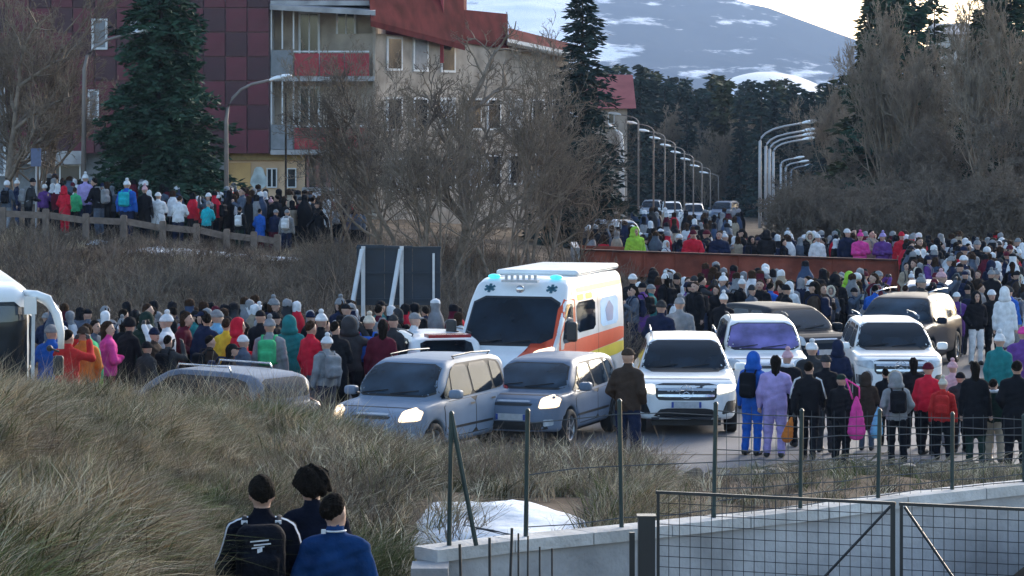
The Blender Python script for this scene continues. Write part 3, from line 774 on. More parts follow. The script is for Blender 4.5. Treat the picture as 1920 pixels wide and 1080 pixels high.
for i, (px, d, s) in enumerate([(1596, 165, .62), (1625, 150, .85), (1655, 142, 1.0), (1700, 138, .9), (1740, 140, .85), (1790, 135, .9), (1850, 132, 1.0), (1905, 128, 1.15), (1570, 175, .8), (1655, 155, 1.0)]):
    x = PX(px, d); tree('bare_tree', [BP, BQ][i % 2], px, d, s * (.78 if i % 2 else .85), i * 1.3, ['slim bare tree behind the four lamp heads', 'bare tree with pale twin stems under the olive pine', 'tallest bare tree below the dark pine', 'forked bare tree between dark pine and sparse pine', 'bare tree under the sparse pine', 'low spreading bare tree under the tower house', 'bare tree right below the tower house', 'bare tree arching in at the right edge', 'small bare tree at the lamps', 'wide bare tree behind the twin stems'][i], group='bare trees above the square', z=hz(x, d) - .2, sz=s * (1.0 if i % 2 else 1.15))
BS = bare_tree('shrub', 3.2, 10, stems=7, rbase=.03, kids=(7, 6, 5, 3, 2), up=.5, spread=.6, twr=.010)
for i in range(34):
    px = 1490 + (i % 17) * 27 + r.uniform(-10, 10); d = (122 if i < 17 else 132) + r.uniform(-4, 4); x = PX(px, d)
    tree('bare_shrub', BS, px, d, r.uniform(.85, 1.2), r.uniform(0, 6), 'grey leafless shrub, ' + ['first', 'second', 'third', 'fourth'][(i % 17) % 4] + ' of its clump, ' + ('front' if i < 17 else 'back') + ' row, ' + ['next to the four pale lamps', 'under the tall dark pine', 'under the sparse pine', 'under the pale tower house', 'at the frame edge'][(i % 17) // 4], cat='shrub', group='leafless shrubs behind the square', z=hz(x, d) - .1)

# ------------------------------------------------------------------ apartment block
m_clad = mat('maroon_cladding', (.11, .013, .028), .5, var=.3, scale=.8, bump=.1, bscale=8)
m_cladd = mat('dark_cladding', (.05, .010, .020), .5, var=.3, scale=.8)
m_seam = mat('mauve_joint_strip', (.16, .09, .11), .6, var=.2)
m_rend = mat('beige_render', (.38, .32, .27), .95, var=.28, scale=1.1, bump=.3, bscale=18, spec=.05, detail=8)
m_cream = mat('cream_render', (.60, .41, .27), .9, var=.12, scale=.7, bump=.2, bscale=18)
m_ochre = mat('ochre_mural', (.62, .38, .16), .9, var=.2, scale=.8)
m_red = mat('red_balcony_panel', (.33, .02, .035), .5, var=.2, scale=1.2)
m_white = mat('white_frame', (.62, .62, .64), .6, var=.08)
m_glassd = mat('dark_window_glass', (.02, .026, .034), .12, var=.3, scale=.6, spec=.8)
m_roofr = mat('dark_red_roof_sheet', (.10, .022, .024), .95, var=.35, scale=1.2, spec=.03)
m_slab = mat('pale_slab', (.36, .35, .36), .9, var=.25, scale=1.5, spec=.05)
m_shut = mat('grey_shutter', (.20, .21, .23), .7, var=.12)
D0 = 122.0
bl = obj('apartment_block', None, loc=(PX(560, D0), D0, 0), label='apartment block with maroon cladding, red balconies and beige render', cat='building')
OFF = Vector((PX(560, D0), D0, 0))
def B_(mb, name, mats, parent=bl, **k):
    mb.v = [tuple(Vector(p) - OFF) for p in mb.v]
    return mb.build(name, mats, parent, **k)
def pb(mb, x0, x1, y0, y1, d, dep, m=0):
    """box facing the camera: pixel rect at distance d, going dep metres back"""
    mb.box(PX(x0, d), PX(x1, d), d, d + dep, PZ(y1, d), PZ(y0, d), m); return mb
GZ = 1.2
# maroon wing core and panels
b = MB(); b.box(PX(-150, D0), PX(505, D0), D0 + .12, D0 + 14, PZ(288, D0), 13.2); B_(b, 'clad_wall', m_seam)
pme = {}
for ix, x0 in enumerate(np.arange(-150, 500, 40.9)):
    for iy, y0 in enumerate(np.arange(-122, 288, 45.6)):
        x1 = min(x0 + 40.9, 505); y1 = min(y0 + 45.6, 288)
        w_ = (x1 - x0) * D0 / F; h_ = (y1 - y0) * D0 / F
        key = (round(w_, 2), round(h_, 2))
        dark = (ix * 7 + iy * 3) % 5 < 2
        if (key, dark) not in pme:
            q = MB(); g_ = .026; q.box(g_, w_ - g_, 0, .1, g_, h_ - g_); pme[(key, dark)] = q.me('panel', m_cladd if dark else m_clad)
        obj('panel', pme[(key, dark)], bl, loc=(PX(x0, D0) - OFF.x, .0 + random.uniform(0, .012), PZ(y1, D0) - OFF.z))
# ground floor under the wing
b = MB(); b.box(PX(-150, D0), PX(425, D0), D0 + .8, D0 + 13, .8, PZ(288, D0)); B_(b, 'ground_floor_wall', m_shut)
b = MB(); pb(b, 40, 158, 283, 308, D0, .7); B_(b, 'lintel', m_slab)
def window(x0, x1, y0, y1, d, frame=.07, mull=1, glass=None, dy=-.06, fr_m=None):
    b = MB(); X0, X1, Z0, Z1 = PX(x0, d), PX(x1, d), PZ(y1, d), PZ(y0, d); y = d + dy
    b.box(X0, X1, y - .05, y, Z1 - frame, Z1); b.box(X0, X1, y - .07, y, Z0, Z0 + frame)
    b.box(X0, X0 + frame, y - .05, y, Z0 + frame, Z1 - frame); b.box(X1 - frame, X1, y - .05, y, Z0 + frame, Z1 - frame)
    for k in range(1, mull + 1):
        xm = X0 + (X1 - X0) * k / (mull + 1); b.box(xm - .03, xm + .03, y - .04, y, Z0 + frame, Z1 - frame)
    o = B_(b, 'window', fr_m or m_white)
    g = MB(); g.box(X0 + frame * .5, X1 - frame * .5, y - .02, y + .03, Z0 + frame * .5, Z1 - frame * .5)
    g.v = [tuple(Vector(p) - OFF) for p in g.v]; g.build('pane', glass or m_glassd, o)
window(172, 202, 35, 93, D0, .09, 0, m_shut); window(165, 186, 168, 226, D0, .09, 0, m_shut); window(245, 268, 37, 55, D0, .07, 0, m_shut)
window(74, 152, 308, 342, D0 + .5, .06, 1); b = MB(); pb(b, 70, 155, 342, 348, D0 + .3, .3); B_(b, 'sill', m_slab)
window(-20, 12, 160, 330, D0, .1, 1, m_shut)
# balcony bay
b = MB(); b.box(PX(507, D0), PX(702, D0), D0 + 1.6, D0 + 14, PZ(395, D0), 12.0); B_(b, 'wall', m_rend)
for (yt, yb, sl0) in ((-45, 0, 5), (100, 142, 150), (240, 280, 290)):
    b = MB(); pb(b, 507, 702, yb + 1, yb + 10, D0 + .05, 1.54); B_(b, 'balcony_slab', m_slab)
    for x0, x1 in ((552, 598), (600, 645), (647, 692)):
        b = MB(); pb(b, x0, x1, yt, yb, D0 + .1, .05); B_(b, 'balcony_panel', m_red)
    b = MB(); pb(b, 508, 549, yt - 6, yb, D0 + .1, .05); B_(b, 'balcony_panel', m_shut)
    b = MB(); b.box(PX(550, D0), PX(692, D0), D0 + .08, D0 + .14, PZ(yt - 5, D0), PZ(yt - 2, D0)); B_(b, 'handrail', m_white)
    if yt > 0:
        window(560, 600, yt - 78, yb, D0 + 1.6, .09, 1); window(630, 668, yt - 78, yb - 10, D0 + 1.6, .09, 1)
    else: window(560, 600, 8 - 40, 0, D0 + 1.6, .09, 1)
for x in (507.5, 528, 549):
    for y0, y1 in ((10, 92), (152, 232)):
        b = MB(); pb(b, x, x + 2.6, y0, y1, D0 + .12, .05); B_(b, 'balcony_post', m_white)
b = MB(); pb(b, 699, 704, -60, 392, D0 + .3, 1.3); B_(b, 'pilaster', m_rend)
b = MB(); pb(b, 507, 510, 8, 290, D0 + .3, 1.2); B_(b, 'pilaster', m_white)
# ground floor below the balconies: cream wall, mural, shop opening
b = MB(); b.box(PX(425, D0), PX(572, D0), D0 + .9, D0 + 1.55, .8, PZ(291, D0)); B_(b, 'ground_floor_wall', m_cream)
b = MB(); pb(b, 426, 470, 305, 397, D0 + .86, .035); B_(b, 'mural', m_ochre)
b = MB()
for k in range(14):
    an = k / 14 * 6.283; 
pp = [(PX(482 + 15 * math.cos(a) * (1 + .25 * math.sin(3 * a)), D0), D0 + .85, PZ(335 + 22 * math.sin(a), D0)) for a in np.linspace(0, 6.283, 15)[:-1]]
q_ = [(p[0], p[1] + .045, p[2]) for p in pp]
b.add(pp + q_, [tuple(range(14))] + [(i, 14 + i, 14 + (i + 1) % 14, (i + 1) % 14) for i in range(14)]); B_(b, 'mural_patch', mat('mural_pale_blue', (.45, .52, .55), .9, var=.3, scale=3))
b = MB(); pb(b, 425, 572, 288, 300, D0 + .7, .19); B_(b, 'fascia', mat('yellow_fascia', (.34, .25, .12), .8, var=.2))
window(500, 520, 315, 352, D0 + .9, .05, 1); window(538, 556, 315, 352, D0 + .9, .05, 0)
for x in (572, 592, 612): 
    b = MB(); pb(b, x, x + 7, 292, 397, D0 + .9, .4); B_(b, 'pillar', mat('brick_pink_pillar', (.30, .15, .13), .85, var=.2, scale=3))
b = MB(); b.box(PX(573, D0), PX(700, D0), D0 + 1.4, D0 + 1.58, .9, PZ(350, D0)); B_(b, 'shopfront', m_glassd)
b = MB(); pb(b, 566, 640, 352, 358, D0 + .2, 1.1); B_(b, 'canopy', m_slab)
# oblique facade running back to the far gable
EA = np.array([PX(704, D0), D0 + .6]); EB = np.array([PX(1076, 141), 141.0])
def ob(name, t0, t1, za0, za1, zb0, zb1, off, dep, m, bm=None):
    """slab on the oblique facade between parameters t0..t1"""
    e = EB - EA; L = np.linalg.norm(e); u = e / L; nn = np.array([u[1], -u[0]])
    p0 = EA + e * t0; p1 = EA + e * t1; V = []
    for (p, z0, z1) in ((p0, za0, za1), (p1, zb0, zb1)):
        for o_ in (off, off - dep):
            q = p + nn * o_; V += [(q[0], q[1], z0), (q[0], q[1], z1)]
    # V: 0 p0 front low,1 front high,2 back low,3 back high,4..7 p1
    b = bm or MB(); b.add(V, [(0, 4, 5, 1), (1, 5, 7, 3), (2, 3, 7, 6), (0, 2, 6, 4), (0, 1, 3, 2), (4, 6, 7, 5)])
    if bm is None: return B_(b, name, m)
zE0, zE1 = PZ(62, D0), PZ(95, 141)
zt = lambda t: zE0 + (zE1 - zE0) * t
ob('wall', 0, .62, .6, zt(0), .6, zt(.62), 0, 9, m_rend)
ob('wall', .622, 1, .4, zt(.622) + .0, .4, zt(1), -.25, 9, m_rend)
for r_ in range(3):
    for k, t in enumerate((.08, .2, .33, .46, .56, .7, .82, .93)):
        zc = 2.6 + r_ * 2.55 ; 
        w_ = .035
        if zc + 1.3 > zt(t): continue
        of = .05 if t < .62 else -.2
        fo = ob('window', t - w_, t + w_, zc - .1, zc + 1.35, zc - .1, zc + 1.35, of, .1, m_white)
        e = EB - EA; u = e / np.linalg.norm(e)
        nn = np.array([u[1], -u[0]]); b = MB(); ob('', t - w_ * .8, t + w_ * .8, zc, zc + 1.25, zc, zc + 1.25, of + .012, .04, None, b)
        b.v = [tuple(Vector(p) - OFF) for p in b.v]; b.build('pane', m_shut if (k + r_) % 3 == 0 else m_glassd, fo)
    zc = 2.1 + r_ * 2.55
    for t in ():
        ob('balcony_panel', t - .07, t + .07, zc, zc + .9, zc, zc + .9, .7, .06, m_red); ob('balcony_slab', t - .075, t + .075, zc - .15, zc - .01, zc - .15, zc - .01, .72, .8, m_slab)
# roofs: eaves overhang and sloping dark red sheets stepping down
def roofpoly(name, pts, d, dep, m):
    b = MB(); n = len(pts); F0 = [(PX(x, d), d, PZ(y, d)) for x, y in pts]; B0 = [(PX(x, d), d + dep, PZ(y, d)) for x, y in pts]
    b.add(F0 + B0, [tuple(range(n))[::-1], tuple(range(n, 2 * n))] + [(i, (i + 1) % n, n + (i + 1) % n, n + i) for i in range(n)]); return B_(b, name, m)
def roof_sheet(name, x0, x1, y0, y1, z0d, z1d, m, th=.25):
    """sloping sheet: eave at (px,py,dist) front to ridge behind"""
    b = MB(); a = [P(x0[0], y0[0], z0d[0]), P(x1[0], y1[0], z1d[0]), P(x1[1], y1[1], z1d[1]), P(x0[1], y0[1], z0d[1])]
    lo = [(p[0], p[1], p[2] - th) for p in a]; b.add(a + lo, [(0, 1, 2, 3), (7, 6, 5, 4), (0, 4, 5, 1), (1, 5, 6, 2), (2, 6, 7, 3), (3, 7, 4, 0)]); return B_(b, name, m)
roof_sheet('roof', (695, 690), (872, 868), (38, -60), (84, -50), (121, 122.6), (129.3, 131), m_roofr)
roof_sheet('eaves', (506, 506), (704, 704), (9, 5), (20, 14), (121.2, 123.4), (121.2, 123.4), m_slab, .2)
roof_sheet('roof', (872, 870), (953, 951), (70, 18), (82, 26), (130, 131), (134, 135), m_roofr)
roof_sheet('roof', (953, 953), (1088, 1080), (72, 52), (101, 84), (133.2, 135), (140.2, 142), m_roofr, .18)
roof_sheet('eaves', (950, 952), (1090, 1088), (78, 72), (108, 101), (133.6, 133.1), (140.4, 140.0), m_white, .16)
b = MB(); b.box(PX(868, 136), PX(952, 136), 136.2, 141, 8.5, PZ(26, 136)); B_(b, 'wall', m_roofr)
b = MB(); b.box(PX(808, 128), PX(832, 128), 128, 129, 8, PZ(-18, 128)); ch = B_(b, 'chimney', m_red)
b = MB(); b.box(PX(700, 131), PX(868, 131), 133, 142, 8.5, PZ(-44, 131)); B_(b, 'attic_wall', m_roofr)

# pinkish-roofed house far down the road, pale houses in the trees
def house(name, px0, px1, ytop, yeave, d, lab, wm, rm, dep=8, wins=()):
    zb = hz(PX((px0 + px1) / 2, min(d, 349)), min(d, 349)) - 1
    o = obj(name, None, loc=(PX((px0 + px1) / 2, d), d, zb), label=lab, cat='house'); of = Vector(o.location)
    b = MB(); b.box(PX(px0, d), PX(px1, d), d, d + dep, zb, PZ(yeave, d)); b.v = [tuple(Vector(p) - of) for p in b.v]; b.build('wall', wm, o)
    b = MB(); e = .5; a = PX(px0, d) - e; c = PX(px1, d) + e; zt_ = PZ(ytop, d); ze = PZ(yeave, d) - .1
    b.add([(a, d - e, ze), (c, d - e, ze), (c, d + dep / 2, zt_), (a, d + dep / 2, zt_), (c, d + dep + e, ze), (a, d + dep + e, ze)], [(0, 1, 2, 3), (3, 2, 4, 5), (1, 4, 2), (0, 3, 5), (0, 5, 4, 1)])
    b.v = [tuple(Vector(p) - of) for p in b.v]; b.build('roof', rm, o)
    for (x0, x1, y0, y1) in wins:
        b = MB(); b.box(PX(x0, d), PX(x1, d), d - .06, d + .04, PZ(y1, d), PZ(y0, d)); b.v = [tuple(Vector(p) - of) for p in b.v]; w = b.build('window', m_white, o)
        b = MB(); b.box(PX(x0 + 1.5, d), PX(x1 - 1.5, d), d - .08, d - .055, PZ(y1 - 1.5, d), PZ(y0 + 1.5, d)); b.v = [tuple(Vector(p) - of) for p in b.v]; b.build('pane', m_glassd, w)
house('house', 1108, 1176, 138, 200, 170, 'house with faded red roof beside the tall slim spruce', m_rend, mat('faded_red_roof', (.30, .10, .10), .95, var=.2, scale=.6, spec=.03), 9, [(1140, 1152, 212, 232)])
house('tower_house', 1772, 1836, 40, 62, 205, 'pale tall house glimpsed between the pines above the square', mat('pale_pinkish_render', (.50, .46, .44), .9, var=.1), m_slab, 8, [(1780, 1792, 75, 100), (1806, 1818, 75, 100), (1780, 1792, 130, 155), (1806, 1818, 130, 155), (1780, 1792, 185, 210), (1806, 1818, 185, 210)])

# ------------------------------------------------------------------ bridge of weathering steel
m_rust = mat('rust_steel', (.24, .065, .042), .85, var=.35, scale=1.6, bump=.2, bscale=24, spec=.2)
m_rustd = mat('dark_rust_steel', (.065, .026, .022), .85, var=.4, scale=1.6, bump=.2, bscale=24, spec=.2)
br = obj('footbridge', None, loc=(0, 0, 0), label='rust coloured steel girder bridge with the crowd standing on its deck', cat='bridge')
def gir(px): return 95.0
xa, xb_ = PX(1085, 95), PX(1685, 97)
def gbox(mb, px0, px1, t0, t1, yo, dep, za=None):
    d0, d1 = gir(px0) + yo, gir(px1) + yo
    y_t = lambda px: np.interp(px, [1085, 1685], [467, 487])
    v = []
    for px, d in ((px0, d0), (px1, d1)):
        zt_ = PZ(y_t(px), gir(px)); x = PX(px, gir(px))
        v += [(x, d, zt_ - t0), (x, d + dep, zt_ - t0), (x, d + dep, zt_ - t1), (x, d, zt_ - t1)]
    mb.add(v, [(0, 1, 2, 3)[::-1], (4, 5, 6, 7), (0, 4, 5, 1), (1, 5, 6, 2), (2, 6, 7, 3), (3, 7, 4, 0)])
b = MB(); gbox(b, 1085, 1686, .05, .78, .10, .04); b.build('web', m_rust, br)
b = MB(); gbox(b, 1085, 1686, 0, .05, 0, .34); b.build('top_flange', m_rustd, br)
b = MB(); gbox(b, 1085, 1686, .78, .83, 0, .34); b.build('bottom_flange', m_rust, br)
for k in range(11):
    px = 1090 + k * 59; b = MB(); gbox(b, px, px + 2.0, .052, .778, .01, .088); b.build('stiffener', m_rust, br)
b = MB(); gbox(b, 1085, 1686, 1.0, 1.5, .55, .3); b.build('lower_beam', m_rustd, br)
b = MB(); gbox(b, 1085, 1686, .84, 1.0, .3, 3.8); b.build('deck', m_rustd, br)
b = MB(); gbox(b, 1085, 1686, .05, .75, 4.0, .05); b.build('web', m_rust, br)
b = MB(); gbox(b, 1684, 1692, -.12, 1.55, -.02, .3); b.build('end_post', m_rust, br)
b = MB(); gbox(b, 1075, 1087, -.05, 1.7, -.1, 4.4); b.build('abutment', m_conc, br)
# railing past the bridge
rl = obj('railing', None, loc=(0, 0, 0), label='low dark steel railing carrying on from the end of the rust girder', cat='railing')
for k in range(12):
    px = 1700 + k * 24; x = PX(px, 96); b = MB(); b.beam((x, 96, 0), (x, 96, 1.0), .05, .05); b.build('post', m_rustd, rl)
for z in (1.0, .55):
    b = MB(); b.beam((PX(1692, 96), 96, z), (PX(1975, 96), 96, z), .05, .06); b.build('rail', m_rustd, rl)

# ------------------------------------------------------------------ hoarding seen from behind
hb = obj('hoarding', None, loc=(PX(745, 65), 65, hz(PX(745, 65), 65)), label='dark blue back of a hoarding propped up by pale slanting struts', cat='billboard')
HO = Vector(hb.location)
def hbx(mb, name, m):
    mb.v = [tuple(Vector(p) - HO) for p in mb.v]; mb.build(name, m, hb)
m_navy = mat('navy_board', (.010, .020, .036), .6, var=.35, scale=1.5)
m_strut = mat('pale_steel_strut', (.50, .52, .55), .5, var=.1)
for x0, x1 in ((669, 721), (721.6, 773), (773.6, 826)):
    b = MB(); b.box(PX(x0, 65), PX(x1, 65), 65, 65.05, PZ(572, 65), PZ(459 + (x0 - 669) * .03, 65)); hbx(b, 'board', m_navy)
for y_ in (462, 510, 560):
    b = MB(); b.box(PX(668, 65), PX(827, 65), 64.955, 64.998, PZ(y_ + 4, 65), PZ(y_, 65)); hbx(b, 'batten', m_navy)
for x_, w_, sl in ((681, .085, 1), (753, .085, 1), (813, .05, 0)):
    x = PX(x_, 64.9); b = MB(); b.box(x - w_ / 2, x + w_ / 2, 64.86, 64.95, .15, PZ(462 if sl else 475, 64.9)); hbx(b, 'upright', m_strut)
    if sl:
        b = MB(); b.beam((x - .02, 64.82, PZ(468, 64.9)), (x - .42, 63.2, .12), .08, .08); hbx(b, 'strut', m_strut)

# ------------------------------------------------------------------ wooden guard rail of the upper path
m_wood = mat('weathered_wood', (.17, .13, .11), .85, var=.3, scale=5, bump=.4, bscale=30)
wf = obj('wooden_fence', None, loc=(0, 0, 0), label='weathered wooden guard rail with square posts along the upper path', cat='fence')
posts = [(-70, 386, 430), (5, 390, 432), (86, 393, 432), (161, 402, 443), (232, 405, 447), (305, 416, 456), (368, 421, 462), (425, 431, 464), (476, 436, 468), (520, 441, 470)]
pw = []
for px, yt, yb in posts:
    d = 92.6; x = PX(px, d); z1 = PZ(yt, d); b = MB()
    b.box(x - .10, x + .10, d - .08, d + .08, hz(x, d) - .2, z1); b.box(x - .08, x + .08, d - .06, d + .06, z1, z1 + .03); b.build('post', m_wood, wf); pw.append((x, d, z1))
for a, c in zip(pw[:-1], pw[1:]):
    for dz in (.18, ):
        b = MB(); b.beam((a[0] + .11, a[1] - .0, a[2] - dz), (c[0] - .11, c[1] - .0, c[2] - dz), .06, .2); b.build('rail', m_wood, wf)

# ------------------------------------------------------------------ street lamps
m_pole = mat('galvanised_pole', (.40, .40, .43), .5, metal=.3, var=.12, scale=2)
m_polebr = mat('brownish_pole', (.22, .19, .18), .6, metal=.2, var=.15, scale=2)
m_lampw = mat('white_lamp_shell', (.80, .82, .86), .4, var=.05)
m_lens = mat('lamp_lens', (.55, .58, .6), .2, var=.05)
LAMPME = {}
def street_lamp(px, ybase, ytop, d, hx, lab, group, hy=None, rad=.06, poly=None, headl=.75, m=None, zb=None):
    """poly: list of pixel points of the pole's centre line, base first"""
    x = PX(px, d); z0 = hz(x, min(d, 349)) - .05 if zb is None else zb
    o = obj('street_lamp', None, loc=(x, d, z0), label=lab, cat='street lamp', group=group); of = Vector(o.location)
    if poly is None:
        h = PZ(ytop, d); xe = PX(hx, d); bend = abs(xe - x)
        pts = [(x, d, z0), (x, d, h - .42 * bend)]
        for t in (.1, .25, .45, .7, 1.0): pts.append((x + (xe - x) * (t ** 1.5), d, h - bend * (.27 * (1 - t) ** 3.2 + .15 * (1 - t ** 1.5))))
    else: pts = [(x, d, z0)] + [P(a, c, d) for a, c in poly]
    pts = [tuple(Vector(p) - of) for p in pts]
    b = MB(); rr = [rad * 1.3] + [rad] + [rad * .7] * (len(pts) - 2); b.tube(pts, rr, 8); b.build('pole', m or m_pole, o, smooth=True)
    e = Vector(pts[-1]); s = Vector(pts[-1]) - Vector(pts[-2]); s.normalize(); sg = 1 if s.x > 0 else -1
    key = (round(headl, 2), sg)
    if key not in LAMPME:
        f = lambda X, Y, Z: smax(ell((0, 0, 0), (headl / 2, headl * .19, headl * .13))(X, Y, Z), -(Z + headl * .045), .02)
        v, q = nets(f, (-headl * .55, -headl * .25, -headl * .2), (headl * .55, headl * .25, headl * .2), headl / 22)
        LAMPME[key] = mesh('lamp_head', v, q, [m_lampw], True)
        f = ell((sg * headl * .08, 0, -headl * .03), (headl * .30, headl * .14, headl * .09)); v, q = nets(f, (-headl * .5, -headl * .2, -headl * .15), (headl * .5, headl * .2, headl * .1), headl / 22)
        LAMPME[(key, 'l')] = mesh('lens', v, q, [m_lens], True)
    hd = obj('lamp_head', LAMPME[key], o, loc=e + s * headl * .4, rot=(0, -math.atan2(s.z, abs(s.x)) * sg, 0)); obj('lens', LAMPME[(key, 'l')], hd)
    return o
street_lamp(156, 345, 62, 98, 290, 'tall street lamp whose white head shines out against the dark spruce', 'street lamps of the upper path', poly=[(158, 130), (163, 105), (178, 88), (200, 75), (225, 68), (250, 62)], rad=.07, headl=.85, m=m_polebr)
street_lamp(425, 300, 145, 98, 550, 'street lamp with swan neck bent towards the corner of the balconies', 'street lamps of the upper path', poly=[(424, 225), (427, 203), (436, 184), (452, 168), (472, 158), (508, 150)], rad=.07, headl=.8, m=m_polebr)
for k, (px, top, d) in enumerate([(1425, 231, 205), (1436, 246, 214), (1443, 254, 222), (1450, 262, 230)]):
    street_lamp(px, 410, top, d, 1505, ['tallest and nearest of the four pale lamps curving over the road', 'second of the four pale lamps curving over the road', 'third of the four pale lamps curving over the road', 'lowest and farthest of the four pale lamps curving over the road'][k], 'row of pale lamps along the road', rad=.10, headl=1.15)
for k, (px, top, d) in enumerate([(1464, 297, 234), (1473, 304, 238), (1483, 311, 242)]):
    street_lamp(px, 400, top, d, px + 26, 'small distant lamp in the row on the lamp side of the road', 'distant lamps along the road', rad=.09, headl=.9)
for k in range(9):
    t = k / 8; px = 1197 + 150 * t ** .8; top = 215 + 110 * t ** .9; d = 170 + 68 * t
    street_lamp(px, 400, top, d, px - 34 + 14 * t, 'slim lamp post in the long row receding towards the wood', 'receding lamps along the far kerb', rad=.045, headl=.8, m=m_polebr)
street_lamp(1166, 410, 248, 150, 1150, 'thick white post standing at the end of the bare thicket', None, poly=[(1166, 300), (1166, 262), (1164, 252), (1158, 247)], rad=.13, headl=.7, m=m_white)
# thin dark mast before the balconies, blue sign
o = obj('mast', None, loc=(PX(536, 100), 100, hz(PX(536, 100), 100)), label='thin dark mast rising from the upper crowd before the balconies', cat='mast')
b = MB(); b.tube([(0, 0, 0), (0, 0, PZ(178, 100) - o.location.z)], [.045, .03], 8); b.build('pole', m_barkd, o); b = MB(); b.tube([(0, 0, PZ(178, 100) - o.location.z), (0, 0, PZ(174, 100) - o.location.z)], [.05, .02], 8); b.build('cap', m_barkd, o)
o = obj('road_sign', None, loc=(PX(68, 97), 97, hz(PX(68, 97), 97)), label='blue grey road sign on a post near the dark ground floor window', cat='sign')
b = MB(); b.tube([(0, 0, 0), (0, 0, PZ(280, 97) - o.location.z)], .035, 8); b.build('post', m_pole, o)
b = MB(); b.box(-.17, .17, -.06, -.04, PZ(312, 97) - o.location.z, PZ(278, 97) - o.location.z); b.build('plate', mat('blue_grey_sign', (.10, .13, .24), .5, var=.15), o)

# ------------------------------------------------------------------ vehicles
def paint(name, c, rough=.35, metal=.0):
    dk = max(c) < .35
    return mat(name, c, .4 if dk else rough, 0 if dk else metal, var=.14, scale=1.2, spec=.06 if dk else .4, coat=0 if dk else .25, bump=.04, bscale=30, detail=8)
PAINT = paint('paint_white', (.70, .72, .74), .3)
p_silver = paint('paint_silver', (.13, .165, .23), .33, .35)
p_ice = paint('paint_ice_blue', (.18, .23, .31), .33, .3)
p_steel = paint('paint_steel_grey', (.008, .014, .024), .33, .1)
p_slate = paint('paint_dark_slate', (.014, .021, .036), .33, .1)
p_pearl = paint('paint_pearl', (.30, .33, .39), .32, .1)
m_glass = mat('car_glass', (.006, .012, .02), .05, var=.6, scale=2.2, spec=.28, bump=.06, bscale=1.6)
m_rub = mat('black_rubber', (.012, .012, .014), .7, var=.2)
m_plast = mat('black_plastic', (.018, .019, .022), .5, var=.2)
m_chrome = mat('chrome_trim', (.55, .56, .58), .2, metal=.9, var=.05)
m_tyre = mat('tyre', (.018, .018, .02), .85, var=.2)
m_rim = mat('alloy_rim', (.32, .33, .36), .35, metal=.7, var=.1)
m_lampoff = mat('lamp_glass', (.38, .42, .46), .1, var=.25, scale=9, spec=.9)
m_lampon = mat('lit_headlight', (.9, .85, .7), .3, emit=(1.0, .66, .34), estr=.55)
m_lampon2 = mat('lit_white_headlight', (.9, .9, .8), .3, emit=(1.0, .86, .60), estr=.5)
m_tail = mat('red_tail_lamp', (.30, .012, .02), .2, var=.2, spec=.8)
m_plate = mat('number_plate', (.40, .42, .45), .5, var=.12, scale=14)
m_pblue = mat('plate_band', (.02, .06, .30), .5)

def bvh_of(v, f): return BVHTree.FromPolygons([tuple(p) for p in v], [tuple(q) for q in f])
def patch(bvh, pts, axis, off=.004, cell=.07, mirror=False, sm=1):
    """polygon in a projection plane laid on the body surface; axis f,r: (y,z)  s: (x,z)  t: (x,y)"""
    pts = np.array(pts, float)
    if sm: 
        q = np.roll(pts, -1, 0); pts = np.stack([pts * .88 + q * .12, pts * .12 + q * .88], 1).reshape(-1, 2)
    outV, outF = [], []
    for sgn in ((1, -1) if mirror else (1,)):
        bm = bmesh.new(); vs = [bm.verts.new((p[0], p[1], 0)) for p in pts]; bm.faces.new(vs)
        bmesh.ops.triangulate(bm, faces=bm.faces[:])
        for ax in (0, 1):
            for c in np.arange(math.floor(pts[:, ax].min() / cell) * cell + cell, pts[:, ax].max(), cell):
                co = [0, 0, 0]; co[ax] = c; no = [0, 0, 0]; no[ax] = 1
                bmesh.ops.bisect_plane(bm, geom=bm.verts[:] + bm.edges[:] + bm.faces[:], dist=1e-5, plane_co=co, plane_no=no)
        bm.verts.index_update(); o = len(outV)
        for v in bm.verts:
            a, b_ = v.co.x, v.co.y
            if axis == 'f': org, dr = Vector((9, a * sgn, b_)), Vector((-1, 0, 0))
            elif axis == 'r': org, dr = Vector((-9, a * sgn, b_)), Vector((1, 0, 0))
            elif axis == 's': org, dr = Vector((a, 9 * sgn, b_)), Vector((0, -sgn, 0))
            else: org, dr = Vector((a, b_ * sgn, 9)), Vector((0, 0, -1))
            h = bvh.ray_cast(org, dr)
            if h[0] is None:
                q = org + dr * 8.2; h = bvh.find_nearest(q)
            n = h[1] if h[1].dot(dr) < 0 else -h[1]
            outV.append(tuple(h[0] + n * off))
        for f_ in bm.faces:
            ids = [o + v.index for v in f_.verts]
            flip = {'f': False, 'r': True, 's': True, 't': False}[axis]
            if sgn < 0: flip = not flip
            outF.append(ids[::-1] if flip else ids)
        bm.free()
    return outV, outF

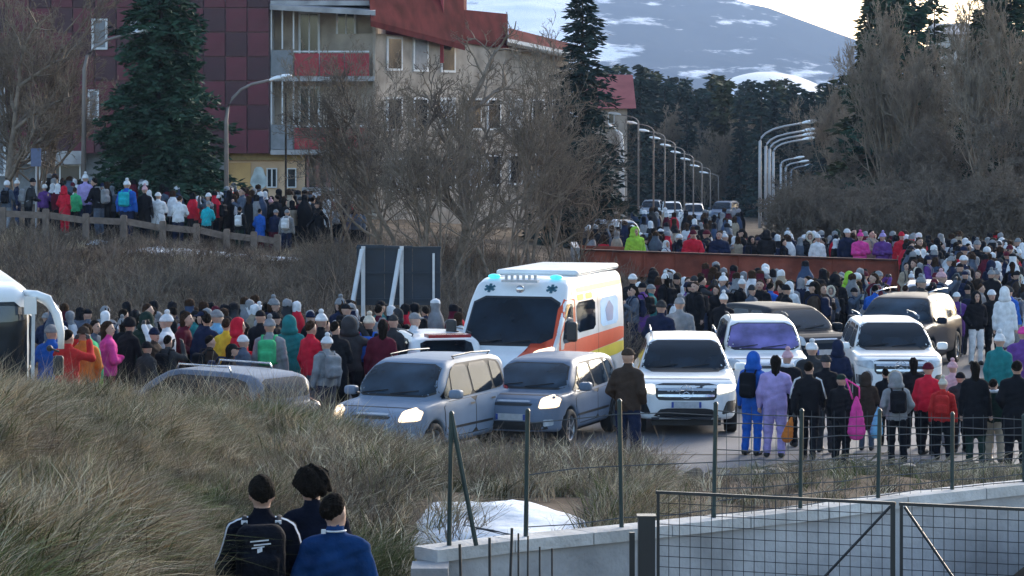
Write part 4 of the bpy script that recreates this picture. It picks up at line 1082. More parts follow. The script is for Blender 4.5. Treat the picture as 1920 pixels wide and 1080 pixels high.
WH = {}
def wheel_meshes(r=.34, w=.22):
    k = (r, w)
    if k in WH: return WH[k]
    def lathe(prof, n=28, spokes=False):
        v = []; f = []
        for x, rr in prof:
            for j in range(n): a = 2 * math.pi * j / n; v.append((rr * math.cos(a), x, rr * math.sin(a)))
        for i in range(len(prof) - 1):
            for j in range(n): a = i * n + j; b = i * n + (j + 1) % n; f.append((a, b, b + n, a + n))
        return v, f
    h = w / 2; v, f = lathe([(-h * .8, r * .66), (-h, r * .75), (-h, r * .93), (-h * .75, r), (h * .75, r), (h, r * .93), (h, r * .75), (h * .8, r * .66)])
    ty = mesh('tyre', v, f, [m_tyre], True)
    b = MB(); v, f = lathe([(h * .78, r * .67), (h * .55, r * .62), (-h * .5, r * .60)]); b.add(v, f)
    for s in range(5):
        a = s * 2 * math.pi / 5; d = Vector((math.cos(a), 0, math.sin(a))); b.beam(d * .03 + Vector((0, h * .55, 0)), d * r * .63 + Vector((0, h * .6, 0)), .055, .03)
    b.tube([(0, h * .4, 0), (0, h * .7, 0)], .06, 10)
    rm = b.me('rim', [m_rim])
    b = MB(); b.tube([(0, h * .25, 0), (0, h * .3, 0)], r * .6, 20); dk = b.me('brake_disc', [m_plast])
    WH[k] = (ty, rm, dk); return WH[k]

def car(spec):
    """a vehicle about the origin, nose along +X"""
    root = obj(spec['name'], None)
    lo = np.array(spec['lo']); h = spec.get('h', .03)
    side, up = poly2(smoothpoly(spec['side'], 1)), None
    plan = poly2(smoothpoly(spec['plan'] + [(x, -y) for x, y in spec['plan'][::-1]], 1)); sec = poly2(spec['sec'] + [(-y, z) for y, z in spec['sec'][::-1]])
    if 'uside' in spec:
        us = poly2(smoothpoly(spec['uside'], 1)); usec = poly2(spec['usec'] + [(-y, z) for y, z in spec['usec'][::-1]]); up_ = poly2(smoothpoly(spec['uplan'] + [(x, -y) for x, y in spec['uplan'][::-1]], 1))
    wr = spec['wr']
    def f(X, Y, Z):
        k = spec.get('k', .09)
        a = smax(smax(side(X, Z), plan(X, Y), k), sec(Y, Z), k)
        if 'uside' in spec:
            b = smax(smax(us(X, Z), up_(X, Y), k), usec(Y, Z), .06); a = smin(a, b, .05)
        for xw in spec['wx']:
            w = np.sqrt((X - xw)**2 + (Z - wr)**2) - (wr + .055); w = np.maximum(w, -(np.abs(Y) - spec['half'] + .30)); a = np.maximum(a, -w)
            # lip over the arch
        return a
    hi = [-lo[0] + .02, lo[1] * -1, spec['H'] + .12]
    v, q = nets(f, (lo[0], lo[1], .12), hi, h)
    body = obj('body', mesh('body', v, q, [PAINT], True), root)
    T = bvh_of(v, q)
    for nm, pts, ax, off, m_, mir, par in spec['patches']:
        sg = (1, -1) if mir and nm in ('side_window', 'headlight', 'door', 'tail_lamp', 'fog_lamp', 'emblem', 'front_intake') else (0,)
        for s_ in sg:
            if s_ == 0: V, Q = patch(T, pts, ax, off, .07, mir)
            elif s_ == 1: V, Q = patch(T, pts, ax, off, .07, False)
            else:
                V, Q = patch(T, [(x, y) for x, y in pts] if ax == 's' else [(-x, y) for x, y in pts], ax, off, .07, False)
                if ax == 's': V = [(x, -y, z) for x, y, z in V]; Q = [a[::-1] for a in Q]
            o = obj(nm, mesh(nm, V, [tuple(a) for a in Q], [m_], True), body if par else root)
    ty, rm, dk = wheel_meshes(wr, spec.get('ww', .22))
    for xw in spec['wx']:
        for s_ in (1, -1):
            w = obj('wheel', dk, root, loc=(xw, s_ * (spec['half'] - .13), wr), rot=(0, 0, 0 if s_ > 0 else math.pi))
            obj('tyre', ty, w); obj('rim', rm, w)
    for s_ in (1, -1):
        mx, my, mz = spec['mirror']; sx = spec.get('msize', (.09, .11, .075))
        v, q = nets(rbox((0, 0, 0), sx, .05), [-a - .03 for a in sx], [a + .03 for a in sx], .018)
        mo = obj('mirror', mesh('mirror', v, q, [spec.get('mmat', PAINT)], True), root, loc=(mx, s_ * my, mz))
        b = MB(); b.beam((0, 0, 0), (0, -s_ * .14, -.05), .06, .03); b.build('mirror_arm', m_plast, mo)
    b = MB(); L2 = -lo[0] - .05
    b.box(-L2 + .35, L2 - .35, -spec['half'] + .32, spec['half'] - .32, .17, .4); b.build('underbody', m_plast, root)
    for fn in spec.get('extra', []): fn(root, T)
    return root
def rails(x0, x1, y, z, m=None):
    def f(root, T):
        for s in (1, -1):
            b = MB(); b.tube([(x0, s * y, z - .05), (x0 + .08, s * y, z), ((x0 + x1) / 2, s * y, z + .02), (x1 - .08, s * y, z - .01), (x1, s * y, z - .06)], .014, 6); b.build('roof_rail', m or m_plast, root, smooth=True)
    return f
def plate(x, z, tilt=0, y=0):
    def f(root, T):
        b = MB(); b.box(x, x + .012, -.26, .26, z - .056, z + .056, 0); o = b.build('number_plate', m_plate, root)
        s = 1 if x > 0 else -1
        for yy in (-.245, .245):
            b = MB(); xx = x + (.0125 if s > 0 else -.0045); b.box(xx, xx + .004, yy - .02, yy + .02, z - .05, z + .05); b.build('plate_band', m_pblue, o)
    return f
def wipers(zb, half, x):
    def f(root, T):
        for y0, y1 in ((-.05, .45), (-.6, -.12)):
            pts = []
            for t in (0, .5, 1):
                h_ = T.ray_cast(Vector((9, y0 + (y1 - y0) * t, zb + .03 + .06 * t)), Vector((-1, 0, 0)))
                if h_[0]: pts.append(tuple(h_[0] + Vector((.02, 0, .015))))
            if len(pts) > 1: b = MB(); b.tube(pts, .009, 5); b.build('wiper', m_rub, root)
    return f
def star_emblem(z, r, x=None):
    def f(root, T):
        h_ = T.ray_cast(Vector((9, 0, z)), Vector((-1, 0, 0)))[0]; X = h_.x + .03; b = MB()
        b.tube([(X, r * math.cos(a), z + r * math.sin(a)) for a in np.linspace(0, 2 * math.pi, 25)], .009, 6)
        for k in range(3):
            a = math.pi / 2 + k * 2 * math.pi / 3; b.tube([(X, 0, z), (X, r * math.cos(a), z + r * math.sin(a))], [.014, .004], 6)
        b.build('emblem', m_chrome, root, smooth=True)
    return f
def cabin(belt, dz, roofz, xs, xe, hb, ht, mullions, m=None):
    """side window outlines between belt and roof, list of polygons"""
    return mullions
def suv_spec():
    wb, wt = 1.09, 1.545
    P_ = []
    P_ += [('windscreen_seal', [(-.80, 1.06), (.80, 1.06), (.645, 1.57), (-.645, 1.57)], 'f', .003, m_rub, False, 1),
           ('windscreen', [(-.77, 1.09), (.77, 1.09), (.62, 1.55), (-.62, 1.55)], 'f', .007, m_glass, False, 0),
           ('grille', [(-.54, .70), (-.48, .64), (.48, .64), (.54, .70), (.54, .93), (-.54, .93)], 'f', .004, m_plast, False, 0),
           ('headlight', [(.54, .74), (.86, .80), (.90, .90), (.56, .91)], 'f', .014, m_lampoff, True, 0),
           ('front_intake', [(.62, .38), (.90, .44), (.90, .62), (.72, .62)], 'f', .004, m_plast, True, 0),
           ('lower_grille', [(-.60, .34), (.60, .34), (.44, .50), (-.44, .50)], 'f', .004, m_plast, False, 0),
           ('skid_plate', [(-.62, .29), (.62, .29), (.62, .345), (-.62, .345)], 'f', .01, m_chrome, False, 0),
           ('side_window', [(.95, 1.08), (-.10, 1.08), (-.10, 1.50), (.38, 1.50)], 's', .005, m_glass, True, 0),
           ('side_window', [(-.16, 1.08), (-1.15, 1.09), (-1.15, 1.50), (-.16, 1.50)], 's', .005, m_glass, True, 0),
           ('side_window', [(-1.21, 1.09), (-1.95, 1.16), (-1.65, 1.46), (-1.21, 1.49)], 's', .005, m_glass, True, 0),
           ('door', [(1.02, .42), (.02, .42), (-.08, 1.06), (1.05, 1.05)], 's', .005, PAINT, True, 0),
           ('door', [(-.04, .42), (-.85, .42), (-1.18, .75), (-1.18, 1.06), (-.12, 1.06)], 's', .005, PAINT, True, 0),
           ('bonnet_shut_line', [(-.80, .985), (.80, .985), (.80, .995), (-.80, .995)], 'f', .002, m_rub, False, 1),
           ('rear_window', [(-.66, 1.12), (.66, 1.12), (.56, 1.48), (-.56, 1.48)], 'r', .006, m_glass, False, 0),
           ('tail_lamp', [(.50, .90), (.88, .88), (.86, 1.04), (.52, 1.02)], 'r', .006, m_tail, True, 0)]
    for z in (.70, .80): P_.append(('grille_slat', [(-.50, z), (.50, z), (.50, z + .045), (-.50, z + .045)], 'f', .018, m_chrome, False, 0))
    return dict(name='car', lo=(-2.4, -1.0), H=1.66, half=.94, wr=.36, wx=(1.42, -1.42), patches=P_,
        side=[(-2.25, .32), (-2.33, .6), (-2.3, .92), (-2.2, 1.08), (-1.0, 1.09), (1.0, 1.08), (1.55, 1.05), (2.02, .98), (2.26, .84), (2.33, .6), (2.3, .38), (2.15, .26), (-2.1, .28)],
        sec=[(.80, .22), (.92, .35), (.945, .55), (.945, .85), (.90, 1.02), (.76, 1.10), (0, 1.15)],
        plan=[(2.34, 0), (2.31, .40), (2.2, .72), (1.95, .89), (1.3, .945), (-1.6, .945), (-2.1, .9), (-2.28, .7), (-2.34, 0)],
        uside=[(1.25, .90), (1.20, 1.03), (.48, 1.56), (.1, 1.635), (-.5, 1.66), (-1.4, 1.62), (-1.85, 1.53), (-2.2, 1.1), (-2.2, .9)],
        usec=[(.86, .85), (.855, 1.06), (.66, 1.53), (.56, 1.61), (0, 1.66)],
        uplan=[(1.3, 0), (1.22, .45), (1.0, .8), (.6, .90), (-1.6, .88), (-2.05, .75), (-2.2, 0)],
        mirror=(.88, 1.02, 1.12), extra=[rails(.3, -1.7, .60, 1.70, m_chrome), plate(2.36, .57), wipers(1.08, .7, 1), star_emblem(.79, .12)])
def hatch_spec(mpv=True):
    H = 1.66 if mpv else 1.49; L = 2.08 if mpv else 2.0; s = 1.78 if mpv else 1.69; hf = s / 2
    bz = 1.02 if mpv else .94; rz = H - .12
    ws = [(-hf + .13, bz + .02), (hf - .13, bz + .02), (hf - .28, rz), (-hf + .28, rz)]
    wi = [(-hf + .16, bz + .05), (hf - .16, bz + .05), (hf - .305, rz - .02), (-hf + .305, rz - .02)]
    wz0 = bz - .02; wz1 = H - .16
    hl = [(hf - .38, .70), (hf - .10, .72), (hf - .08, .86), (hf - .20, .92), (hf - .36, .86)]
    P_ = [('windscreen_seal', ws, 'f', .003, m_rub, False, 1), ('windscreen', wi, 'f', .007, m_glass, False, 0),
          ('headlight', hl, 'f', .016, m_lampoff, True, 0),
          ('upper_grille', [(-.33, .74), (.33, .74), (.36, .79), (-.36, .79)], 'f', .005, m_plast, False, 0),
          ('chrome_bar', [(-.30, .80), (.30, .80), (.30, .83), (-.30, .83)], 'f', .012, m_chrome, False, 0),
          ('lower_grille', [(-.62, .34), (.62, .34), (.58, .48), (-.58, .48)], 'f', .004, m_plast, False, 0),
          ('fog_lamp', [(hf - .30, .40), (hf - .16, .42), (hf - .16, .52), (hf - .30, .52)], 'f', .006, m_lampoff, True, 0),
          ('bonnet_shut_line', [(-.74, .905), (.74, .905), (.74, .915), (-.74, .915)], 'f', .002, m_rub, False, 1),
          ('window_surround', [(1.0, wz0 - .03), (-1.62, wz0 + .03), (-1.45, wz1 - .03), (-1.1, wz1 + .03), (.30, wz1 + .03)], 's', .003, m_rub, True, 1),
          ('side_window', [(.93, wz0), (.62, wz0), (.52, wz1 - .14)], 's', .008, m_glass, True, 0),
          ('side_window', [(.56, wz0), (-.20, wz0), (-.20, wz1), (.28, wz1), (.46, wz1 - .10)], 's', .008, m_glass, True, 0),
          ('side_window', [(-.27, wz0), (-1.02, wz0 + .02), (-1.0, wz1), (-.27, wz1)], 's', .008, m_glass, True, 0),
          ('side_window', [(-1.09, wz0 + .03), (-1.50, wz0 + .06), (-1.38, wz1 - .05), (-1.09, wz1)], 's', .008, m_glass, True, 0),
          ('door_gap', [(.92, .36), (-.86, .36), (-1.13, .72), (-1.13, wz0 - .03), (.96, wz0 - .05)], 's', .002, m_rub, True, 1),
          ('door', [(.90, .375), (-.215, .375), (-.225, wz0 - .045), (.94, wz0 - .06)], 's', .006, PAINT, True, 0),
          ('door', [(-.24, .375), (-.86, .375), (-1.115, .73), (-1.115, wz0 - .035), (-.245, wz0 - .045)], 's', .006, PAINT, True, 0),
          ('door_handle', [(.0, .84), (-.16, .84), (-.16, .87), (.0, .87)], 's', .03, m_plast, True, 1),
          ('door_handle', [(-.82, .86), (-.98, .86), (-.98, .89), (-.82, .89)], 's', .03, m_plast, True, 1),
          ('side_moulding', [(.86, .50), (-.86, .50), (-.86, .54), (.86, .54)], 's', .012, m_plast, True, 1),
          ('rear_window', [(-.56, bz + .10), (.56, bz + .10), (.50, rz - .02), (-.50, rz - .02)], 'r', .006, m_glass, False, 0),
          ('tail_lamp', [(hf - .26, .82), (hf - .08, .84), (hf - .15, 1.16), (hf - .24, 1.14)], 'r', .008, m_tail, True, 0)]
    return dict(name='car', lo=(-L - .08, -hf - .1), H=H, half=hf, wr=.32, wx=(L - .80, -L + .72), patches=P_,
        side=[(-L + .1, .30), (-L, .55), (-L + .03, .9), (-L + .1, bz), (.9, bz), (1.25, bz - .03), (1.62, .93), (1.88, .84), (L - .03, .66), (L, .45), (L - .05, .26), (-L + .2, .26)],
        sec=[(hf - .1, .2), (hf - .02, .34), (hf, .55), (hf - .01, .8), (hf - .06, .95), (hf - .2, bz + .03), (0, bz + .07)],
        plan=[(L + .02, 0), (L - .01, .36), (L - .13, .62), (L - .40, hf - .05), (1.2, hf), (-1.5, hf), (-L + .2, hf - .06), (-L + .03, hf - .26), (-L, 0)],
        uside=[(1.30, bz - .12), (1.22, bz), (.55, H - .12), (.25, H - .03), (-.4, H), (-1.3, H - .05), (-1.66, H - .14), (-L + .08, bz), (-L + .12, bz - .12)],
        usec=[(hf - .07, bz - .15), (hf - .08, bz), (hf - .22, H - .18), (hf - .31, H - .05), (0, H)],
        uplan=[(1.36, 0), (1.28, .40), (1.05, .70), (.6, hf - .05), (-1.3, hf - .06), (-1.75, hf - .2), (-L + .06, 0)],
        mirror=(.78, hf + .09, bz + .06), extra=([rails(.05, -1.25, hf - .31, H - .015)] if mpv else []) + [plate(L + .02, .56), wipers(bz + .02, .6, 1)])
def amb_spec():
    WHT = PAINT
    m_or = mat('orange_red_band', (.60, .065, .015), .45, var=.1, scale=1.5); m_ye = mat('yellow_band', (.66, .55, .05), .45, var=.12, scale=1.5)
    m_lb = mat('pale_blue_print', (.22, .48, .80), .5, var=.12, scale=3); m_db = mat('blue_print', (.05, .15, .38), .5, var=.1); m_teal = mat('dark_teal_print', (.015, .09, .13), .5)
    m_py = mat('pale_yellow_print', (.66, .62, .30), .5, var=.1)
    P_ = [('windscreen_seal', [(-.90, 1.35), (.90, 1.35), (.86, 2.24), (-.86, 2.24)], 'f', .003, m_rub, False, 1),
          ('windscreen', [(-.87, 1.40), (.87, 1.40), (.83, 2.20), (-.83, 2.20)], 'f', .008, m_glass, False, 0),
          ('corner_band', [(.30, 1.16), (1.02, .95), (1.02, 1.8), (.97, 2.2), (.89, 2.2), (.90, 1.40), (.80, 1.27), (.55, 1.27)], 'f', .0055, m_or, False, 1),
          ('headlight', [(.52, 1.06), (.94, 1.10), (.94, 1.36), (.60, 1.28)], 'f', .012, m_lampoff, True, 0),
          ('grille', [(-.52, .66), (.52, .66), (.60, .88), (-.60, .88)], 'f', .006, m_plast, False, 0),
          ('bumper', [(-.95, .30), (.95, .30), (.95, .60), (-.95, .60)], 'f', .006, m_plast, False, 0),
          ('side_window', [(1.72, 1.38), (.95, 1.38), (.95, 2.10), (1.38, 2.10)], 's', .006, m_glass, True, 0),
          ('side_window', [(.72, 1.52), (-.62, 1.52), (-.62, 2.10), (.72, 2.10)], 's', .006, m_glass, True, 0),
          ('orange_band', [(2.5, 1.02), (-2.86, 1.16), (-2.86, 1.44), (.85, 1.40), (.85, 1.30), (2.1, 1.26)], 's', .004, m_or, True, 1),
          ('yellow_band', [(2.3, .84), (-2.86, .90), (-2.86, 1.155), (2.3, 1.015)], 's', .004, m_ye, True, 1),
          ('yellow_band', [(.6, 2.28), (-2.84, 2.28), (-2.84, 2.38), (.6, 2.38)], 's', .004, m_py, True, 1),
          ('emblem_panel', [(-1.0, 1.52), (-2.35, 1.52), (-2.35, 2.08), (-1.0, 2.08)], 's', .004, m_lb, True, 1),
          ('emblem', [(-1.45, 1.60), (-1.9, 1.60), (-2.0, 1.85), (-1.68, 2.02), (-1.35, 1.85)], 's', .008, m_db, True, 1),
          ('yellow_lettering_field', [(.62, 2.13), (.18, 2.13), (.18, 2.24), (.62, 2.24)], 's', .005, m_ye, True, 1),
          ('yellow_lettering_field', [(.02, 2.13), (-.45, 2.13), (-.45, 2.24), (.02, 2.24)], 's', .005, m_ye, True, 1),
          ('door_gap', [(.86, .50), (.84, .50), (.84, 2.22), (.86, 2.22)], 's', .009, m_rub, True, 1),
          ('door_gap', [(-.80, .50), (-.82, .50), (-.82, 2.22), (-.80, 2.22)], 's', .009, m_rub, True, 1),
          ('roof_cap_joint', [(1.02, 2.24), (1.00, 2.24), (.62, 2.62), (.64, 2.62)], 's', .005, m_plast, True, 1)]
    def ext(root, T):
        m_bea = mat('lit_cyan_beacon', (.1, .6, .7), .3, emit=(.08, .75, 1.0), estr=.2)
        for y in (-.62, .62):
            h_ = T.ray_cast(Vector((9, y, 2.55)), Vector((-1, 0, 0)))[0]
            v, q = nets(ell((0, 0, 0), (.08, .13, .05)), (-.13, -.2, -.1), (.13, .2, .1), .02); obj('beacon', mesh('beacon', v, q, [m_bea], True), root, loc=h_ + Vector((.01, 0, .04)))
            h_ = T.ray_cast(Vector((9, y, 2.38)), Vector((-1, 0, 0))); c = h_[0]; n = h_[1].normalized(); t = Vector((0, 1, 0)); u = n.cross(t).normalized()
            if u.z < 0: u = -u
            b = MB()
            for k in range(3):
                a = math.pi / 2 + k * math.pi / 3; d = t * math.cos(a) + u * math.sin(a); e = n.cross(d).normalized()
                o_ = c + n * .012; b.add([o_ - d * .11 - e * .026, o_ + d * .11 - e * .026, o_ + d * .11 + e * .026, o_ - d * .11 + e * .026] + [q_ - n * .03 for q_ in (o_ - d * .11 - e * .026, o_ + d * .11 - e * .026, o_ + d * .11 + e * .026, o_ - d * .11 + e * .026)], [(0, 1, 2, 3), (0, 4, 5, 1), (1, 5, 6, 2), (2, 6, 7, 3), (3, 7, 4, 0)])
            b.build('star_emblem', m_teal, root)
        h_ = T.ray_cast(Vector((9, 0, 2.36)), Vector((-1, 0, 0)))[0]; v, q = nets(ell((0, 0, 0), (.06, .09, .09)), (-.1, -.12, -.12), (.1, .12, .12), .02); obj('round_lamp', mesh('round_lamp', v, q, [m_chrome], True), root, loc=h_ + Vector((.02, 0, 0)))
        v, q = nets(rbox((0, 0, 0), (1.55, .84, .06), .05), (-1.62, -.9, -.1), (1.62, .9, .1), .04); obj('roof_fairing', mesh('roof_fairing', v, q, [PAINT], True), root, loc=(-1.45, 0, 2.625))
        b = MB()
        for k in range(6): b.tube([(1.2 - k * .02, -.28 + k * .11, 2.54), (1.2 - k * .02, -.28 + k * .11, 2.64)], .03, 8)
        b.box(1.12, 1.26, -.36, .36, 2.50, 2.55); b.build('signal_horn_rack', m_plate, root)
    return dict(name='ambulance', lo=(-2.98, -1.12), H=2.66, half=1.02, wr=.36, wx=(1.85, -1.85), patches=P_, k=.12, h=.035,
        side=[(-2.85, .35), (-2.9, .6), (-2.88, 2.5), (-2.8, 2.58), (.4, 2.62), (.95, 2.57), (1.30, 2.25), (2.08, 1.32), (2.60, 1.14), (2.80, .95), (2.86, .6), (2.82, .3), (2.6, .24), (-2.7, .30)],
        sec=[(.98, .2), (1.02, .5), (1.03, 1.5), (.99, 2.1), (.93, 2.42), (.84, 2.59), (0, 2.64)],
        plan=[(2.88, 0), (2.85, .45), (2.68, .78), (2.3, .95), (1.6, 1.03), (-2.8, 1.03), (-2.9, .96), (-2.92, 0)],
        mirror=(1.78, 1.20, 1.62), msize=(.07, .10, .19), mmat=m_plast, extra=[ext, plate(2.88, .50), wipers(1.36, .8, 1)])
def bus_spec():
    m_bl = mat('bus_dark_blue_glass', (.012, .022, .04), .08, var=.5, scale=1.2, spec=1.)
    P_ = [('windscreen', [(-1.14, .85), (1.14, .85), (1.16, 2.9), (-1.16, 2.9)], 'f', .008, m_glass, False, 0),
          ('destination_glass', [(-1.05, 2.6), (1.05, 2.6), (1.05, 2.84), (-1.05, 2.84)], 'f', .016, m_bl, False, 0),
          ('headlight', [(.72, .55), (1.08, .58), (1.08, .74), (.74, .72)], 'f', .01, m_lampoff, True, 0)]
    for x0 in (4.6, 3.0, 1.4, -.2, -1.8, -3.4): P_.append(('side_window', [(x0, 1.3), (x0 - 1.45, 1.3), (x0 - 1.45, 2.7), (x0, 2.7)], 's', .008, m_glass, True, 0))
    def ext(root, T):
        for s in (1,):
            pts = [(5.55, s * 1.05, 3.02), (5.85, s * 1.20, 3.0), (5.95, s * 1.36, 2.93), (6.0, s * 1.50, 2.72), (6.02, s * 1.56, 2.45), (6.02, s * 1.56, 2.20)]
            b = MB(); b.tube([Vector(p) for p in pts], [.05, .07, .085, .075, .055, .045], 10); b.build('mirror_arm', PAINT, root, smooth=True)
            v, q = nets(rbox((0, 0, 0), (.05, .08, .15), .04), (-.1, -.16, -.2), (.1, .16, .2), .02); obj('mirror_glass_housing', mesh('mirror', v, q, [m_plast], True), root, loc=(6.02, s * 1.52, 1.95))
            b = MB(); b.beam((5.93, s * 1.16, 2.96), (6.0, s * 1.13, .9), .05, .05); b.build('windscreen_pillar', m_strut, root)
            b = MB(); b.box(5.86, 5.98, 1.02, 1.2, 2.72, 2.98); b.build('marker_box', PAINT, root)
    return dict(name='bus', lo=(-6.08, -1.36), H=3.26, half=1.27, wr=.5, ww=.3, wx=(3.5, -3.2), patches=P_, k=.25, h=.06,
        side=[(-5.9, .4), (-5.98, 1), (-5.95, 3.1), (-5.8, 3.22), (5.0, 3.26), (5.62, 3.18), (5.88, 2.95), (5.98, 1.6), (6.0, .8), (5.9, .32), (-5.8, .35)],
        sec=[(1.2, .3), (1.27, .6), (1.27, 2.65), (1.2, 3.0), (1.0, 3.2), (0, 3.28)],
        plan=[(6.02, 0), (5.98, .6), (5.8, 1.05), (5.4, 1.25), (5, 1.28), (-5.7, 1.28), (-6.0, 1.1), (-6.02, 0)],
        mirror=(5.9, -1.4, 2.2), msize=(.05, .05, .05), mmat=m_plast, extra=[ext])

PROTO = {'suv': car(suv_spec()), 'mpv': car(hatch_spec(True)), 'hatch': car(hatch_spec(False)), 'ambulance': car(amb_spec()), 'bus': car(bus_spec())}
LEN = {'suv': 2.33, 'mpv': 2.08, 'hatch': 2.0, 'ambulance': 2.86, 'bus': 6.0}
USED = set(); BULB = {}
def all_parts(o):
    out = []
    for c in o.children: out.append(c); out += all_parts(c)
    return out
def place_car(kind, px, d, th, label, cat='car', pm=None, lit=None, group=None, scl=1, rear=False, z=0.008, glass=None):
    """nose (or tail) centre stands at pixel column px, distance d; th: turn away from facing the camera"""
    src = PROTO[kind]; a = R(-90 - th) if not rear else R(90 - th)
    dx, dy = math.cos(a), math.sin(a); L = LEN[kind] * scl * (-1 if rear else 1)
    loc = (PX(px, d) - dx * L, d - dy * L, z)
    o = copy_tree(src, loc, (0, 0, a), scl=scl)
    first = kind not in USED; USED.add(kind)
    o['label'] = label; o['category'] = cat
    if group: o['group'] = group
    o['_k'] = kind
    bpy.context.view_layer.update()
    for c in all_parts(o):
        for s in c.material_slots:
            base = s.material
            new = None
            if pm and base == PAINT: new = pm
            if lit and c.name.startswith('headlight') and base in (m_lampoff,): new = lit
            if glass and c.name.startswith('windscreen') and not c.name.startswith('windscreen_') and base == m_glass: new = glass
            if new: s.link = 'OBJECT'; s.material = new
    if lit:
        for c in list(o.children):
            if c.name.startswith('headlight'):
                co = [v.co for v in c.data.vertices]; m_ = sum(co, Vector()) / len(co); ym = 1 if m_.y > 0 else -1
                if 'core' not in MATS: mat('core', (1, 1, .9), .3, emit=(1, .9, .72), estr=4.0)
                if 'bulb' not in BULB: v, q = nets(ell((0, 0, 0), (.03, .075, .06)), (-.05, -.1, -.1), (.05, .1, .1), .016); BULB['bulb'] = mesh('bulb', v, q, [MATS['core']], True)
                obj('bulb', BULB['bulb'], c, loc=m_ + Vector((.01, -ym * .02, 0)))
    del o['_k']
    return o
m_gpurple = mat('violet_reflection_windscreen', (.13, .11, .30), .1, var=.55, scale=2.2, spec=.5)  # violet reflection painted into the glass base colour
m_gblue = mat('blue_grey_windscreen', (.016, .030, .048), .08, var=.7, scale=1.8, spec=.32)
# order matters: copies keep the first one's data, materials set per object
c1 = place_car('suv', 1287, 52.0, 2, 'white SUV with chrome grille, star emblem and lit headlights facing the camera', lit=m_lampon2)
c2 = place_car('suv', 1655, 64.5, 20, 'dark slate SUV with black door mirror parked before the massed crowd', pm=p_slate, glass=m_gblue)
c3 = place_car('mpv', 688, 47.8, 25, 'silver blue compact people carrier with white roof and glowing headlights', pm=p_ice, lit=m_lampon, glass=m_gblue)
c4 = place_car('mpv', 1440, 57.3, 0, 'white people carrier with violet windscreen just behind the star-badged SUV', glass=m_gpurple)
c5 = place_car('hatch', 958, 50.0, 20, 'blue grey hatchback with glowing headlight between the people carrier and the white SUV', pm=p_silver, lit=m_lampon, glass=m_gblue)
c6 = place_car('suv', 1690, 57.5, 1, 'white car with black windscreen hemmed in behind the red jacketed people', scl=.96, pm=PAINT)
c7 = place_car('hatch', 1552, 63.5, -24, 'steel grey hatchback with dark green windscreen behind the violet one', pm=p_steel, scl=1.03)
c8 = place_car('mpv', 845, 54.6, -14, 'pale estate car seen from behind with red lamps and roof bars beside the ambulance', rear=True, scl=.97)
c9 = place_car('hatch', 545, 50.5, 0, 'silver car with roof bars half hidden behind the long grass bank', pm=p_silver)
a = R(142); c9.rotation_euler = (0, 0, a); c9.location = (PX(395, 49.6), 49.6, .008)
c10 = place_car('hatch', 1745, 73, 8, 'pale car almost swallowed by the crowd behind the dark slate SUV', pm=p_pearl)
amb = place_car('ambulance', 927, 54.6, 17, 'white ambulance with orange and yellow bands and cyan beacons', cat='ambulance', lit=m_lampon)
bus = place_car('bus', -84, 43.6, -14, 'white coach with arched mirror arm cut off at the edge of the view', cat='bus')
# (the building copies are removed once every vehicle stands in its place, see below)
# the car between the ambulance and the hatchback has roof bars
for y in (-.50, .50):
    b = MB(); b.tube([(.3, y, 1.44), (.25, y, 1.52), (-.9, y, 1.52), (-.95, y, 1.43)], .018, 6); b.build('roof_rail', m_chrome, c9, smooth=True)
m_brake = mat('lit_tail_lamp', (.5, .02, .05), .3, emit=(1., .05, .12), estr=1.0)
b = MB(); b.box(-2.02, -1.60, -.42, .42, 1.60, 1.66); b.build('rear_spoiler', m_tail, c8)
for c in c8.children:
    if c.name.startswith('tail_lamp'):
        c.material_slots[0].link = 'OBJECT'; c.material_slots[0].material = m_brake
# cars on the far road: small, pale, in the dip beyond the bridge
FC = [(1218, 232, 8), (1262, 222, 0), (1300, 214, 4), (1345, 228, 20), (1175, 108, -8)]
for k, (px, d, th) in enumerate(FC):
    o = place_car('mpv', px, d, th, ['red and white car on the far road below the lamps', 'pale car on the far road straight behind the bridge crowd', 'white car on the far road next to the pale one', 'silver car turning off the far road by the green bushes', 'pale car at the bridge end beside the lime jacketed person'][k],
        pm=[p_pearl, PAINT, p_pearl, p_silver, p_ice][k], z=hz(PX(px, d), d))

for src in PROTO.values():
    for c in all_parts(src)[::-1]: bpy.data.objects.remove(c)
    bpy.data.objects.remove(src)

# ------------------------------------------------------------------ people
FAB = {}
def fab(name, c, v=.18): 
    FAB[name] = mat('fabric_' + name, c, .85, var=v, scale=9, bump=.35, bscale=45, spec=.06); return FAB[name]
for n_, c_ in dict(black=(.010, .011, .015), navy=(.013, .02, .05), charcoal=(.035, .037, .042), brown=(.045, .032, .026), darkgreen=(.014, .03, .026), maroon=(.09, .012, .025), red=(.50, .018, .04), scarlet=(.45, .03, .03),
    blue=(.02, .10, .42), lightblue=(.16, .36, .55), turquoise=(.02, .36, .44), teal=(.02, .16, .17), white=(.62, .64, .68), cream=(.55, .50, .42), grey=(.22, .23, .25), lilac=(.34, .28, .55), purple=(.12, .05, .22),
    pink=(.62, .06, .28), palepink=(.55, .34, .38), lime=(.30, .55, .06), green=(.06, .40, .18), orange=(.55, .17, .04), yellow=(.60, .40, .04), beige=(.36, .30, .23), denim=(.045, .07, .13), slate=(.08, .10, .14)).items(): fab(n_, c_)
m_skin = mat('skin', (.42, .26, .20), .6, var=.1, scale=9); m_hair = mat('dark_hair', (.010, .008, .007), .9, spec=.05, var=.4, scale=30, bump=.5, bscale=60); m_hairb = mat('brown_hair', (.035, .02, .013), .9, spec=.05, var=.4, scale=30, bump=.5, bscale=60)
m_shoe = mat('dark_shoe', (.015, .015, .017), .6, var=.2); m_eye = mat('eye', (.015, .012, .012), .3); m_lip = mat('lips', (.30, .11, .10), .6)
